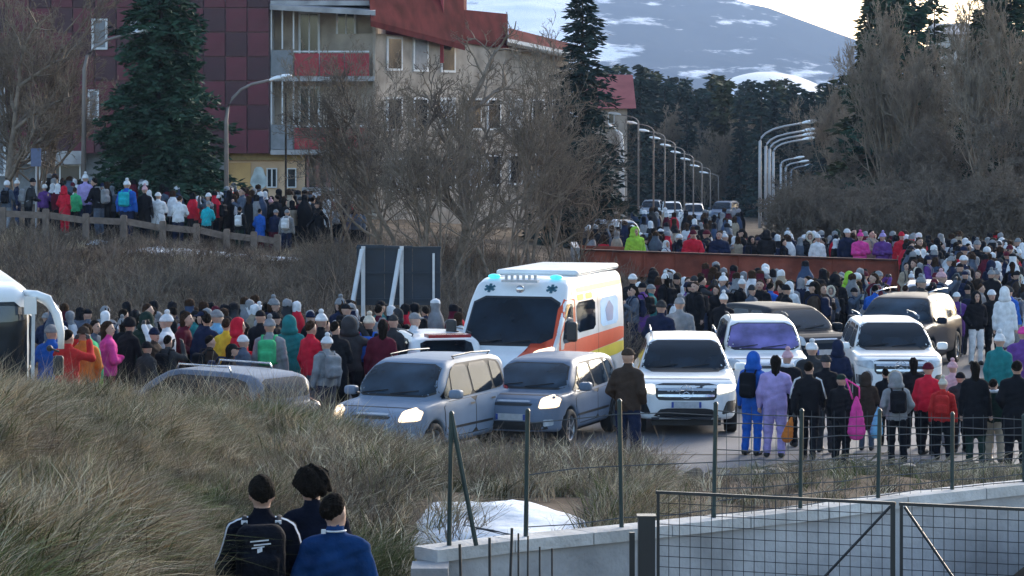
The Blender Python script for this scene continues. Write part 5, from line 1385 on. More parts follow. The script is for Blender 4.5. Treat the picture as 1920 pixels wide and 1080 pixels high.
COAT, TROU, SKIN, SHOE, HAND, EYE, LIP = 0, 1, 2, 3, 4, 5, 6

def body_mesh(name, pose, long=False, h=.017, bulk=1.0, gloves=False, fingers=False, hood_up=False, seed=0):
    r = np.random.default_rng(seed)
    pr = []
    def A(f, t, k=.035): pr.append((f, t, k))
    B = bulk
    hipL, hipR = (.095, 0, .90), (-.095, 0, .90)
    kn = pose.get('knee', ((.11, -.02, .49), (-.11, -.02, .49))); an = pose.get('ankle', ((.12, .03, .09), (-.12, .03, .09)))
    lean = np.array(pose.get('lean', (0, 0, 0)), float)
    for i, hp in enumerate((hipL, hipR)):
        A(caps(hp, kn[i], .108 * B, .080 * B), TROU); A(caps(kn[i], an[i], .078 * B, .062 * B), TROU)
        a_ = np.array(an[i]); toe = a_ + np.array(pose.get('toe', (0, -.15, -.035)))
        A(caps(a_ + (0, .03, -.035), toe, .052, .048), SHOE, .02)
    def L(p): p = np.array(p, float); return p + lean * max(0, (p[2] - .9) / .7)
    # torso as stacked ellipses, continuous
    A(lambda X, Y, Z: ell(L((0, .0, .98)), (.19 * B, .145 * B, .17))(X, Y, Z), COAT, .05)
    A(ell(L((0, .0, 1.16)), (.195 * B, .145 * B, .2)), COAT, .06)
    A(ell(L((0, -.005, 1.32)), (.205 * B, .145 * B, .17)), COAT, .06)
    A(caps(L((-.135 * B, 0, 1.40)), L((.135 * B, 0, 1.40)), .070 * B, .070 * B), COAT, .06)
    A(caps(L((0, .01, 1.43)), L((0, 0, 1.50)), .085, .068), COAT, .04)      # collar
    if long:
        for z_, rx in ((.90, .205), (.78, .215), (.66, .225)): A(ell((0, 0, z_), (rx * B, .16 * B, .17)), COAT, .06)
    A(caps(L((0, 0, 1.46)), L((0, -.01, 1.56)), .055, .052), SKIN, .015)
    hd = np.array(L((0, -.015, 1.635))); yaw = pose.get('yaw', 0.)
    c_, s_ = math.cos(yaw), math.sin(yaw)
    def Hd(p): return (hd[0] + c_ * p[0] - s_ * p[1], hd[1] + s_ * p[0] + c_ * p[1], hd[2] + p[2])
    A(ell(Hd((0, .01, .015)), (.080, .096, .108)), SKIN, .02)
    A(ell(Hd((0, -.03, -.055)), (.056, .062, .062)), SKIN, .03)
    A(caps(Hd((0, -.088, .015)), Hd((0, -.108, -.018)), .010, .015), SKIN, .015)
    for s in (1, -1): A(ell(Hd((s * .082, .01, -.005)), (.012, .022, .032)), SKIN, .012)
    # arms
    for i, s in enumerate((1, -1)):
        sh = L((s * .185 * B, 0, 1.375)); el, wr = pose['arms'][i]; el = L(el); wr = L(wr)
        A(caps(sh, el, .075 * B, .060 * B), COAT, .04); A(caps(el, wr, .062 * B, .048 * B), COAT, .03)
        d = np.array(wr) - np.array(el); d /= np.linalg.norm(d)
        hdv = np.array(pose.get('hand', (d, d))[i], float); hdv /= np.linalg.norm(hdv)
        if pose.get('pocket', (0, 0))[i]: continue
        w = np.array(wr); pc = w + hdv * .05
        A(caps(w, w + hdv * .085, .030, .034), HAND, .015)
        side = np.cross(hdv, [s * 1., 0, 0]); side = side / (np.linalg.norm(side) + 1e-6) if np.linalg.norm(side) > .2 else np.array([0, 1., 0])
        A(caps(w + hdv * .03 + side * -.02, w + hdv * .075 - side * .055, .013, .011), HAND, .01)
        inw = np.array([-s * 1., 0, 0]); inw = inw - hdv * (inw @ hdv); inw /= np.linalg.norm(inw) + 1e-6
        for q, (o_, ln) in enumerate(((-.027, .062), (-.009, .072), (.009, .068), (.026, .052))):
            p0 = w + hdv * .082 + side * o_; p1 = p0 + hdv * ln * .55 + inw * .008; p2 = p1 + hdv * ln * .35 + inw * .025
            A(caps(p0, p1, .0095, .009), HAND, .003); A(caps(p1, p2, .009, .0075), HAND, .003)
    def f(X, Y, Z):
        out = None
        for g, t, k in pr:
            d_ = g(X, Y, Z)
            out = d_ if out is None else smin(out, d_, k)
        if h > .012: pass
        return out
    # cloth folds
    def ff(X, Y, Z):
        a = f(X, Y, Z)
        fold = .0045 * np.sin(Z * 38 + 4 * np.sin(X * 7 + seed + 2 * np.sin(Z * 5)) + 3 * np.sin(Y * 9 + Z * 3)) + .005 * np.sin(Z * 13 + X * 19 + seed) * np.sin(X * 23 + Y * 17 - Z * 7)
        msk = (Z < 1.45) & (Z > .12)
        return a + fold * msk
    pts = []
    lo = np.array([-.55, -.62, -.01]); hi = np.array([.55, .42, 1.80])
    if 'box' in pose: lo, hi = map(np.array, pose['box'])
    v, q = nets(ff, lo, hi, h)
    cen = v[q].mean(1)
    D = np.stack([g(cen[:, 0], cen[:, 1], cen[:, 2]) for g, t, k in pr], 1)
    tag = np.array([t for g, t, k in pr])[D.argmin(1)]
    z = cen[:, 2]
    if long: tag[(tag == TROU) & (z > .62) & (np.abs(cen[:, 0]) < .3)] = COAT
    else: tag[(tag == TROU) & (z > .86)] = COAT; tag[(tag == COAT) & (z < .84) & (np.abs(cen[:, 0]) < .17)] = TROU
    for s in (1, -1):
        e = np.array(Hd((s * .031, -.078, .018))); m_ = (np.linalg.norm((cen - e) * (1, 1, 1.5), axis=1) < .0185) & (tag == SKIN); tag[m_] = EYE
    e = np.array(Hd((0, -.088, -.052))); m_ = (np.linalg.norm((cen - e) * (.55, .6, 1.7), axis=1) < .016) & (tag == SKIN); tag[m_] = LIP
    if gloves: tag[tag == HAND] = SHOE
    return mesh(name, v, q, [FAB['black'], FAB['denim'], m_skin, m_shoe, m_skin, m_eye, m_lip], True, tag), tuple(hd), yaw

POSES = {
 'pockets': dict(arms=(((.27, .07, 1.14), (.20, -.10, .98)), ((-.27, .07, 1.14), (-.20, -.10, .98))), pocket=(1, 1)),
 'down': dict(arms=(((.25, .03, 1.12), (.27, -.03, .88)), ((-.25, .03, 1.12), (-.27, -.03, .88))), yaw=.35),
 'phone': dict(arms=(((.27, -.08, 1.16), (.12, -.28, 1.30)), ((-.26, .04, 1.12), (-.25, -.06, .90))), hand=((-.2, -.2, .9), (0, -.1, -1)), yaw=.1),
 'photo': dict(arms=(((.30, -.18, 1.32), (.13, -.34, 1.56)), ((-.30, -.18, 1.32), (-.13, -.34, 1.56))), hand=((-.3, -.1, .9), (.3, -.1, .9))),
 'walk': dict(arms=(((.25, .14, 1.14), (.24, .18, .90)), ((-.25, -.08, 1.13), (-.23, -.26, .98))), knee=((.10, -.16, .52), (-.10, .02, .50)), ankle=((.11, -.20, .10), (-.11, .27, .15)), lean=(0, -.05, 0), yaw=-.2),
 'hug': dict(arms=(((.25, -.06, 1.14), (-.02, -.22, 1.16)), ((-.25, -.06, 1.12), (.04, -.21, 1.10))), hand=((-1, 0, 0), (1, 0, 0)), pocket=(1, 1), yaw=-.4),
 'bag': dict(arms=(((.25, .03, 1.12), (.26, -.05, .88)), ((-.26, -.05, 1.15), (-.14, -.22, 1.16))), hand=((0, 0, -1), (.5, -.3, .6)), yaw=.2),
 'lean': dict(arms=(((.26, -.12, 1.16), (.15, -.30, 1.06)), ((-.26, -.12, 1.16), (-.15, -.30, 1.06))), lean=(0, -.16, 0), hand=((-.3, -1, 0), (.3, -1, 0)), yaw=0),
}
BOD = {}
for i, (pn, lg, bk, gl) in enumerate([('pockets', False, 1.05, 0), ('pockets', True, 1.1, 0), ('down', False, 1.08, 1), ('down', True, 1.05, 0), ('phone', False, 1.05, 0), ('walk', False, 1.0, 1), ('hug', False, 1.08, 0), ('hug', True, 1.12, 1), ('bag', False, 1.05, 0), ('lean', False, 1.08, 1), ('photo', False, 1.05, 1)]):
    BOD[(pn, lg)] = body_mesh('person_body', POSES[pn], lg, .0185, bk * .95, gl, seed=i)
PK = list(BOD.keys())

def headgear():
    out = {}
    def mk(nm, f, lo, hi, h=.013, m=m_hair): v, q = nets(f, lo, hi, h); return mesh(nm, v, q, [m], True)
    hd = ell((0, .01, .015), (.080, .096, .108)); lo, hi = (-.17, -.17, -.30), (.17, .20, .24)
    def short(X, Y, Z):
        a = ell((0, .018, .030), (.090, .104, .112))(X, Y, Z) + .004 * np.sin(X * 90) * np.sin(Z * 80 + Y * 60); cut = (-(Y + .052)) + .55 * (-(Z - .062)); cut2 = -(Z + .055)
        cut = np.maximum(-(Z - .055) - .9 * (Y + .01), cut2); return smax(a, cut, .012)
    out['short'] = mk('hair', short, lo, hi)
    def longh(X, Y, Z):
        a = ell((0, .02, .03), (.093, .108, .115))(X, Y, Z); a = np.maximum(a, -(Z - .05) - .9 * (Y + .01)) ; b = caps((0, .055, .0), (0, .075, -.20), .082, .055)(X, Y, Z); b = np.maximum(b, -(Y + .0)); return smin(a, b, .03) + .005 * np.sin(X * 95 + Z * 8)
    out['long'] = mk('hair', longh, lo, hi)
    def bean(X, Y, Z):
        a = ell((0, .015, .045), (.096, .108, .108))(X, Y, Z); a = np.maximum(a, -(Z - .030)); rim = np.maximum(ell((0, .012, .035), (.104, .118, .13))(X, Y, Z), np.abs(Z - .040) - .024); a = smin(a, rim, .008)
        return a + .003 * np.sin(np.arctan2(Y, X) * 30)
    out['beanie'] = mk('hat', bean, lo, hi, .012)
    def pom(X, Y, Z): return smin(bean(X, Y, Z), ell((0, .02, .185), (.047, .047, .044))(X, Y, Z) + .004 * np.sin(X * 160) * np.sin(Y * 150) * np.sin(Z * 140), .01)
    out['pompom'] = mk('hat', pom, lo, hi, .012)
    def hood(X, Y, Z):
        a = ell((0, .03, .015), (.128, .135, .150))(X, Y, Z); b = ell((0, -.13, .0), (.092, .13, .115))(X, Y, Z); a = smax(a, -b, .015); c = ell((0, .04, -.12), (.16, .13, .085))(X, Y, Z); c = np.maximum(c, -(ell((0, -.12, -.10), (.09, .12, .10))(X, Y, Z))); return smin(a, c, .05)
    out['hood'] = mk('hood', hood, (-.22, -.2, -.26), (.22, .24, .24), .014)
    def fur(X, Y, Z): a = np.sqrt(X**2 + (Z - .01)**2 * .72); return np.sqrt((a - .115)**2 + (Y + .055)**2) - .030 + .008 * np.sin(X * 120) * np.sin(Z * 110 + Y * 90)
    out['fur_trim'] = mk('fur_trim', fur, (-.19, -.15, -.2), (.19, .04, .22), .013, FAB['cream'])
    def cap(X, Y, Z):
        a = ell((0, .012, .045), (.092, .106, .098))(X, Y, Z); a = np.maximum(a, -(Z - .035)); b = np.maximum(ell((0, -.09, .04), (.075, .085, .02))(X, Y, Z), -.5); return smin(a, b, .01)
    out['cap'] = mk('cap', cap, lo, hi, .012)
    def helm(X, Y, Z):
        a = ell((0, .015, .03), (.118, .135, .125))(X, Y, Z); return smax(a, -(Z + .02) - .9 * (Y + .05) * -0 - .0, .02)
    out['helmet'] = mk('helmet', helm, lo, hi, .014)
    def scarf(X, Y, Z): a = np.sqrt((X * .95)**2 + (Y - .005)**2); return np.sqrt((a - .088)**2 + (Z + .125)**2) - .038 + .004 * np.sin(X * 60 + Y * 70)
    out['scarf'] = mk('scarf', scarf, (-.17, -.17, -.2), (.17, .17, -.06), .014)
    # backpack in torso frame
    def bp(X, Y, Z):
        a = rbox((0, 0, 0), (.155, .085, .22), .075)(X, Y, Z); b = rbox((0, .085, -.08), (.115, .045, .10), .04)(X, Y, Z); c = np.abs(Z - .07) - .006; a = smin(a, b, .02); g = np.abs(a) - .004; return np.maximum(a, -np.maximum(np.maximum(c, -a - .008), -Y - .0))
    out['backpack'] = mk('backpack', bp, (-.2, -.12, -.27), (.2, .18, .27), .016)
    return out
HG = headgear()
STRAP = MB()
for s in (1, -1): STRAP.tube([(s * .10, .14, 1.40), (s * .11, .08, 1.50), (s * .115, -.05, 1.49), (s * .12, -.155, 1.38), (s * .13, -.165, 1.2), (s * .155, -.05, 1.08), (s * .14, .12, 1.03)], .018, 6)
strap_me = STRAP.me('strap', [FAB['black']], True)

CNAME = dict(black='black', navy='navy blue', charcoal='charcoal', brown='dark brown', darkgreen='dark green', maroon='maroon', red='bright red', scarlet='scarlet', blue='royal blue', lightblue='light blue', turquoise='turquoise', teal='teal', white='white', cream='cream', grey='grey', lilac='lilac', purple='purple', pink='hot pink', palepink='pale pink', lime='lime green', green='green', orange='orange', yellow='yellow', beige='beige', denim='denim blue', slate='slate grey')
HNAME = dict(short='bare head of dark hair', long='long loose hair', beanie='{} woolly hat', pompom='{} bobble hat', hood='hood up', cap='{} cap', helmet='{} helmet')
PEOPLE = []
def person(px, d, coat='black', trou='black', head='short', hcol='black', rot=0., key=None, h=1.70, pack=None, scarf=None, fur=False, zone='crowd', label=None, group=None, ptop=None, z=None, gloves=None, hair=None, parts=True):
    key = key or PK[int(rng.integers(len(PK)))]
    me, hd, yaw = BOD[key]
    x = PX(px, d); zz = (hz(x, d) + .006) if z is None else z
    if ptop is not None:
        h = min(1.92, max(1.15, (PZ(ptop, d) - zz) / 1.0))
    s = h / 1.755
    bw = float(rng.uniform(.88, 1.1)); o = obj('person', me, loc=(x, d, zz), rot=(0, float(rng.normal(0, .02)), rot), scl=(s * bw, s * bw, s), cat='person', group=group)
    for i, m_ in ((0, FAB[coat]), (1, FAB[trou])):
        o.material_slots[i].link = 'OBJECT'; o.material_slots[i].material = m_
    def hat(kind, m_, nm=None, dz=0):
        c = obj(nm or HG[kind].name.split('.')[0], HG[kind], o, loc=hd, rot=(0, 0, yaw)); c.material_slots[0].link = 'OBJECT'; c.material_slots[0].material = m_; return c
    hm = m_hair if (hair or rng.uniform() < .7) else m_hairb
    if hair == 'b': hm = m_hairb
    if head in ('short', 'long'): hat(head, hm)
    elif head == 'hood':
        hat('hood', FAB[coat])
        if fur: hat('fur_trim', FAB['cream'] if fur is True else FAB[fur])
    else:
        hat(head, FAB[hcol]); 
        if rng.uniform() < .4 and parts and not label: hat('long', hm)
    if scarf: hat('scarf', FAB[scarf])
    PEOPLE.append(dict(o=o, px=px, d=d, coat=coat, head=head, hcol=hcol, pack=pack, zone=zone, label=label, trou=trou))
    if pack:
        bpk = obj('backpack', HG['backpack'], o, loc=(0, .215, 1.22)); bpk.material_slots[0].link = 'OBJECT'; bpk.material_slots[0].material = FAB[pack]
        st = obj('strap', strap_me, bpk, loc=(0, -.215, -1.22)); st.material_slots[0].link = 'OBJECT'; st.material_slots[0].material = FAB[pack]
    return o

FACE, AWAY, LEFT, RIGHT = 0, math.pi, -math.pi / 2, math.pi / 2     # -pi/2: towards the left of the view
# --- the two rows in front of the cars (square side)
G1 = 'people standing at the road edge'
person(1178, 47.4, 'brown', 'navy', 'cap', 'brown', 2.6, ('pockets', False), ptop=645, label='person in dark brown jacket and cap standing between the blue grey hatchback and white SUV')
person(1409, 49.2, 'blue', 'blue', 'hood', rot=2.6, key=('down', False), ptop=662, pack='black', label='person in royal blue ski suit with black backpack beside the white SUV')
person(1452, 48.9, 'lilac', 'lilac', 'long', rot=2.9, key=('bag', False), ptop=668, hair='d', label='person in lilac ski suit with dark hair beside the blue suit')
person(1478, 50.4, 'black', 'black', 'pompom', 'palepink', 3.4, ('down', False), ptop=660, scarf='white', label='person in black coat and pale pink bobble hat with pale scarf behind the lilac ski suit')
person(1516, 48.2, 'black', 'black', 'short', rot=2.9, key=('walk', False), ptop=680, label='person in black tracksuit with white sleeve stripes carrying an orange bag')
person(1521, 51.5, 'charcoal', 'black', 'pompom', 'white', 3.0, ('pockets', False), ptop=645, label='person in big white bobble hat behind the striped black tracksuit')
person(1548, 49.6, 'black', 'charcoal', 'beanie', 'charcoal', 2.7, ('hug', False), ptop=668, label='person in black coat between the striped tracksuit and the pink backpack')
person(1570, 52.6, 'navy', 'navy', 'hood', rot=3.3, key=('pockets', True), ptop=640, label='tall person in navy hooded coat in front of the violet windscreen car')
person(1577, 48.0, 'black', 'black', 'cap', 'darkgreen', 2.3, ('down', False), ptop=703, label='person in dark cap carrying a hot pink backpack slung low')
person(1625, 49.9, 'brown', 'slate', 'hood', rot=2.8, key=('hug', True), ptop=700, fur='grey', label='person in brown fur hooded coat next to the pink backpack')
person(1683, 48.0, 'grey', 'black', 'hood', rot=3.2, key=('pockets', False), ptop=700, pack='black', fur='beige', label='person in grey fur hooded coat with black patterned backpack')
person(1662, 50.6, 'black', 'black', 'short', rot=3.0, key=('down', False), ptop=692, label='person with dark hair behind the grey fur hooded coat')
person(1713, 50.2, 'black', 'black', 'long', rot=3.1, key=('pockets', False), ptop=672, label='person with long black hair between the grey hood and the scarlet jacket')
person(1740, 49.2, 'red', 'black', 'beanie', 'maroon', 2.4, ('down', False), ptop=682, label='person in bright red jacket and maroon hat beside the black backpack')
person(1768, 48.5, 'scarlet', 'black', 'pompom', 'cream', 2.9, ('down', False), ptop=712, pack='scarlet', label='shorter person in scarlet jacket and cream bobble hat with a scarlet backpack')
person(1783, 50.4, 'palepink', 'grey', 'pompom', 'palepink', 2.7, ('hug', False), ptop=680, label='person in pale pink coat and bobble hat behind the scarlet backpack')
person(1830, 47.8, 'black', 'darkgreen', 'long', rot=2.8, key=('down', True), ptop=680, label='tall person in long black coat with long hair beside the scarlet jacket')
person(1866, 48.2, 'darkgreen', 'beige', 'short', rot=2.6, key=('bag', False), ptop=712, scarf='white', label='person in dark jacket with white scarf and beige trousers between two long black coats')
person(1905, 47.4, 'black', 'black', 'short', rot=2.9, key=('pockets', True), ptop=678, label='person in long black coat at the very edge of the view')
person(1872, 52.5, 'teal', 'black', 'pompom', 'white', 2.4, ('down', False), ptop=628, label='person in teal hooded coat and white bobble hat on the open asphalt')
person(1915, 54, 'purple', 'denim', 'beanie', 'pink', 2.9, ('pockets', False), ptop=615, label='person in purple coat and hot pink hat at the edge of the asphalt')
person(1800, 49.6, 'charcoal', 'black', 'beanie', 'black', 3.3, ('hug', False), ptop=700, label='person in charcoal coat close to the pale pink coat')
def worn(px, d, z, me, m_, name, lab, cat, rot=(0, 0, 0), scl=1.):
    o = obj(name, me, loc=(PX(px, d), d, z), rot=rot, scl=scl, label=lab, cat=cat); o.material_slots[0].link = 'OBJECT'; o.material_slots[0].material = m_; return o
def drop(X, Y, Z):
    w = np.clip((.36 - Z) / .62, .12, 1); return np.sqrt((X / (.165 * w**.55))**2 + (Y / (.10 * w**.5))**2 + (np.maximum(np.abs(Z) - .18, 0) / .19)**2) * .1 - .1 + .004 * np.sin(Z * 60)
v, q = nets(drop, (-.24, -.17, -.4), (.24, .17, .4), .02); bag_me = mesh('backpack', v, q, [FAB['pink']], True)
ob_ = worn(1606, 47.6, PZ(783, 47.6), bag_me, FAB['pink'], 'backpack', 'hot pink backpack hanging low behind the person in a dark cap', 'backpack', (0, 0, .3))
b = MB()
for s in (-1, 1): b.tube([(s * .06, .02, .30), (s * .09, .10, .48), (-.12, .16, .62)], .014, 6)
b.build('strap', FAB['pink'], ob_, smooth=True)
o = worn(1479, 47.9, PZ(805, 47.9), bag_me, FAB['orange'], 'shoulder_bag', 'small orange bag hanging at the side of the striped black tracksuit', 'bag', (.2, .2, 0), .62)
o = worn(1645, 47.7, PZ(792, 47.7), bag_me, FAB['lightblue'], 'shoulder_bag', 'light blue bag hanging beside the grey fur hooded coat', 'bag', (0, .1, .3), .72)
# white stripes of the tracksuit
def arm_strip(o, side, pts, w, m_, nm='sleeve_stripe'):
    b = MB(); b.tube([tuple(p) for p in pts], w, 6); return b.build(nm, m_, o, smooth=True)
for P0 in PEOPLE:
    if P0['label'] and 'white sleeve stripes' in P0['label']:
        for s in (1, -1): arm_strip(P0['o'], s, [(s * .14, .04, 1.50), (s * .235, .05, 1.455), (s * .29, .10, 1.30), (s * .315, .13 if s > 0 else -.02, 1.13)], .016, FAB['white'])

# --- crowd filler with sampled colours
DARK = ['black'] * 12 + ['navy'] * 5 + ['charcoal'] * 4 + ['brown'] * 2 + ['darkgreen', 'slate', 'slate', 'maroon', 'grey', 'purple', 'teal', 'blue', 'white', 'beige']
HATS = [('short', 'black')] * 7 + [('long', 'black')] * 4 + [('beanie', 'white')] * 2 + [('beanie', 'black')] * 5 + [('beanie', 'charcoal'), ('beanie', 'navy'), ('cap', 'black'), ('hood', 'black'), ('hood', 'black')] + [('beanie', 'grey')] + [('pompom', 'white')] * 2 + [('pompom', 'palepink'), ('pompom', 'grey'), ('hood', 'black'), ('hood', 'black'), ('helmet', 'white'), ('beanie', 'maroon'), ('cap', 'navy')]
TR = ['black', 'black', 'black', 'denim', 'navy', 'charcoal', 'slate', 'grey']
def rnd(l): return l[int(rng.integers(len(l)))]
OCC = []
def free(x, d, r_=.42):
    for (a, b_) in OCC:
        if (a - x)**2 + ((b_ - d))**2 < r_ * r_: return False
    return True
for P0 in PEOPLE: OCC.append((P0['o'].location.x, P0['d']))
CARB = []
for o_ in (c1, c2, c3, c4, c5, c6, c7, c8, c9, c10, amb, bus):
    hl = {'amb': 3.2}.get('', 2.6); L_ = 6.5 if o_ == bus else (3.3 if o_ == amb else 2.65); CARB.append((o_.location.x, o_.location.y, o_.rotation_euler[2], L_, 1.3 if o_ not in (bus, amb) else 1.6))
def incar(x, d):
    for cx, cy, a, L_, W_ in CARB:
        u = (x - cx) * math.cos(a) + (d - cy) * math.sin(a); w = -(x - cx) * math.sin(a) + (d - cy) * math.cos(a)
        if abs(u) < L_ and abs(w) < W_: return True
    return False
def fill(n, pxr, dr, zone, faces, hmean=1.68, tries=60, dists=None):
    k = 0
    for t in range(n * tries):
        px = rng.uniform(*pxr); d = rng.uniform(*dr); x = PX(px, d)
        if not free(x, d) or incar(x, d): continue
        hd_, hc = rnd(HATS); co = rnd(DARK)
        person(px, d, co, rnd(TR), hd_, hc, rng.normal(rnd(faces), .5), h=float(np.clip(rng.normal(hmean, .12), 1.3, 1.9)), zone=zone, pack=rnd([None, None, None, 'black', 'navy', 'grey']), fur=rng.uniform() < .3)
        OCC.append((x, d)); k += 1
        if k >= n: break
def V_(px, d, coat, trou='black', head='short', hcol='black', rot=0., ptop=None, zone='', lab=None, key=None, pack=None, fur=False, scarf=None, h=1.7):
    o = person(px, d, coat, trou, head, hcol, rot, key, ptop=ptop, zone=zone, label=lab, pack=pack, fur=fur, scarf=scarf, h=h); OCC.append((o.location.x, d)); return o
# lower left, before the embankment
Z1 = 'queue below the embankment'
V_(92, 52.5, 'blue', 'navy', 'beanie', 'grey', 2.8, 592, Z1, 'person in royal blue jacket seen under the mirror arm of the coach')
V_(126, 51.5, 'scarlet', 'black', 'short', 'black', 2.6, 605, Z1, 'person in scarlet jacket next to the coach mirror arm')
V_(152, 52.2, 'orange', 'brown', 'beanie', 'brown', 3.5, 612, Z1, 'person in orange jacket between the scarlet and the green one')
V_(179, 53, 'green', 'lime', 'short', 'black', -1.9, 598, Z1, 'person in green jacket and lime trousers in the queue')
V_(203, 53.6, 'pink', 'maroon', 'long', 'black', 1.9, 600, Z1, 'person in hot pink jacket next to the green jacket')
V_(236, 54.6, 'black', 'black', 'helmet', 'black', 2.5, 583, Z1, 'person in black jacket with pale stripe right of the hot pink jacket')
V_(272, 56, 'darkgreen', 'black', 'hood', 'black', 2.8, 566, Z1, 'tall dark hooded figure behind the white beanie')
V_(312, 55.4, 'white', 'slate', 'pompom', 'white', -1.7, 578, Z1, 'person in white jacket and white bobble hat in the queue')
V_(333, 56.2, 'maroon', 'charcoal', 'long', 'black', 1.4, 585, Z1, 'person in maroon coat beside the white bobble hat')
V_(384, 55.8, 'navy', 'denim', 'short', 'black', 2.9, 582, Z1, 'person in navy jacket near the yellow trousers')
V_(407, 56.6, 'lightblue', 'yellow', 'beanie', 'grey', 2.3, 580, Z1, 'person in light blue jacket and yellow trousers by the red hooded coat')
V_(424, 55.2, 'yellow', 'yellow', 'short', 'black', 2.8, 598, Z1, 'short person in yellow half hidden behind the red hooded coat')
V_(446, 54.4, 'red', 'maroon', 'hood', 'red', 1.9, 568, Z1, 'person in long bright red hooded coat in the queue', ('hug', True))
V_(490, 56.6, 'black', 'black', 'cap', 'black', 2.6, 558, Z1, 'tall person in black right behind the patterned grey hat')
V_(508, 54.2, 'grey', 'charcoal', 'pompom', 'grey', 3.0, 583, Z1, 'person in grey bobble hat with a green backpack in the queue', ('down', False), 'green')
V_(548, 55, 'teal', 'charcoal', 'hood', 'grey', 2.9, 573, Z1, 'person in pale patterned teal hooded coat between grey hat and red coat', ('pockets', True))
V_(582, 53.8, 'red', 'slate', 'short', 'black', 2.2, 566, Z1, 'person in bright red jacket with dark hair in the queue', ('bag', False))
V_(601, 55.6, 'black', 'black', 'pompom', 'white', 2.2, 574, Z1, 'person in white bobble hat right behind the red jacket with dark hair')
V_(633, 53.6, 'black', 'black', 'short', 'black', 2.9, 580, Z1, 'person in black coat between the red jacket and the hoarding strut')
V_(655, 54.6, 'charcoal', 'black', 'hood', 'black', 3.0, 577, Z1, 'person in charcoal hood beside the leaning strut of the hoarding', fur='grey')
V_(690, 55, 'black', 'black', 'pompom', 'cream', 2.9, 575, Z1, 'person in cream bobble hat with blue backpack under the hoarding', ('down', False), 'blue')
V_(712, 54, 'maroon', 'black', 'long', 'black', 2.9, 600, Z1, 'person in maroon jacket below the middle of the hoarding')
V_(735, 55.4, 'charcoal', 'black', 'cap', 'charcoal', 2.5, 572, Z1, 'person in charcoal cap below the second strut of the hoarding')
V_(775, 56, 'white', 'denim', 'cap', 'grey', 1.9, 562, Z1, 'person in white jacket and jeans under the end of the hoarding')
fill(38, (60, 872), (56, 62.5), Z1, [2.8, -1.6, 1.6, 3.0])
fill(7, (240, 700), (52.8, 54.5), Z1, [2.8, 2.4])
# upper left crowd on the path behind the wooden fence
Z2 = 'crowd behind the wooden fence'
V_(122, 94.4, 'red', 'red', 'hood', 'red', 2.6, 350, Z2, 'person in long bright red coat behind the wooden fence', ('pockets', True))
V_(143, 95.2, 'green', 'black', 'short', 'black', 2.9, 352, Z2, 'person in green jacket beside the long bright red coat')
V_(160, 96, 'lilac', 'navy', 'pompom', 'white', 2.9, 328, Z2, 'tall person in lilac jacket and white bobble hat at the fence')
V_(237, 93.6, 'blue', 'navy', 'pompom', 'white', 2.9, 340, Z2, 'person in blue jacket with turquoise backpack at the wooden fence', ('down', False), 'turquoise')
V_(272, 93.9, 'black', 'black', 'pompom', 'palepink', 2.9, 350, Z2, 'person in black coat and pale pink bobble hat at the wooden fence')
V_(297, 94.2, 'white', 'darkgreen', 'beanie', 'white', 2.9, 362, Z2, 'person in white jacket and hat left of the bulky white coat')
V_(334, 93.6, 'white', 'navy', 'short', 'black', 2.9, 368, Z2, 'person in bulky white coat leaning on the wooden fence', ('lean', False))
V_(385, 93.5, 'turquoise', 'black', 'beanie', 'grey', 2.9, 378, Z2, 'person in turquoise jacket leaning on the wooden fence', ('lean', False))
V_(450, 93.6, 'black', 'darkgreen', 'short', 'black', 2.9, 388, Z2, 'person with pale patterned backpack near the end of the wooden fence', ('down', False), 'white')
V_(488, 93.8, 'blue', 'maroon', 'short', 'black', 2.7, 392, Z2, 'person in blue jacket near the foot of the thin mast')
V_(512, 93.9, 'navy', 'maroon', 'beanie', 'grey', 2.7, 394, Z2, 'person in navy jacket beside the blue one near the mast')
V_(537, 93.6, 'grey', 'navy', 'beanie', 'grey', 2.9, 394, Z2, 'person with white backpack beside the thin mast', ('down', False), 'white')
fill(36, (88, 640), (94, 100), Z2, [2.8, 3.1, 0, -1.5])
fill(4, (-5, 88), (94.5, 99), Z2, [2.8, 0])
# bridge
Z3 = 'crowd on the rust girder bridge'
def bz(px, d): return None
V_(1192, 96.6, 'lime', 'black', 'hood', 'lime', 0.3, 424, Z3, 'person in lime green hooded jacket at the bridge end')
V_(1297, 96.5, 'red', 'black', 'beanie', 'maroon', 0.1, 431, Z3, 'person in bright red jacket leaning on the bridge girder', ('lean', False))
V_(1348, 96.6, 'navy', 'black', 'short', 'black', 0.1, 434, Z3, 'person in navy jacket at the middle of the bridge')
V_(1612, 96.5, 'pink', 'pink', 'pompom', 'pink', 0.3, 437, Z3, 'person in hot pink snow suit on the bridge')
V_(1655, 96.7, 'purple', 'black', 'pompom', 'lilac', -.3, 438, Z3, 'person in purple coat and lilac hat on the bridge')
V_(1688, 96.6, 'red', 'black', 'beanie', 'red', .1, 436, Z3, 'person in red jacket by the end post of the bridge')
V_(1532, 96.5, 'white', 'black', 'beanie', 'white', .1, 440, Z3, 'person all in white on the bridge between dark coats')
fill(38, (1190, 1690), (96.4, 99.2), Z3, [0, .3, -1.5, 1.5, 3.])
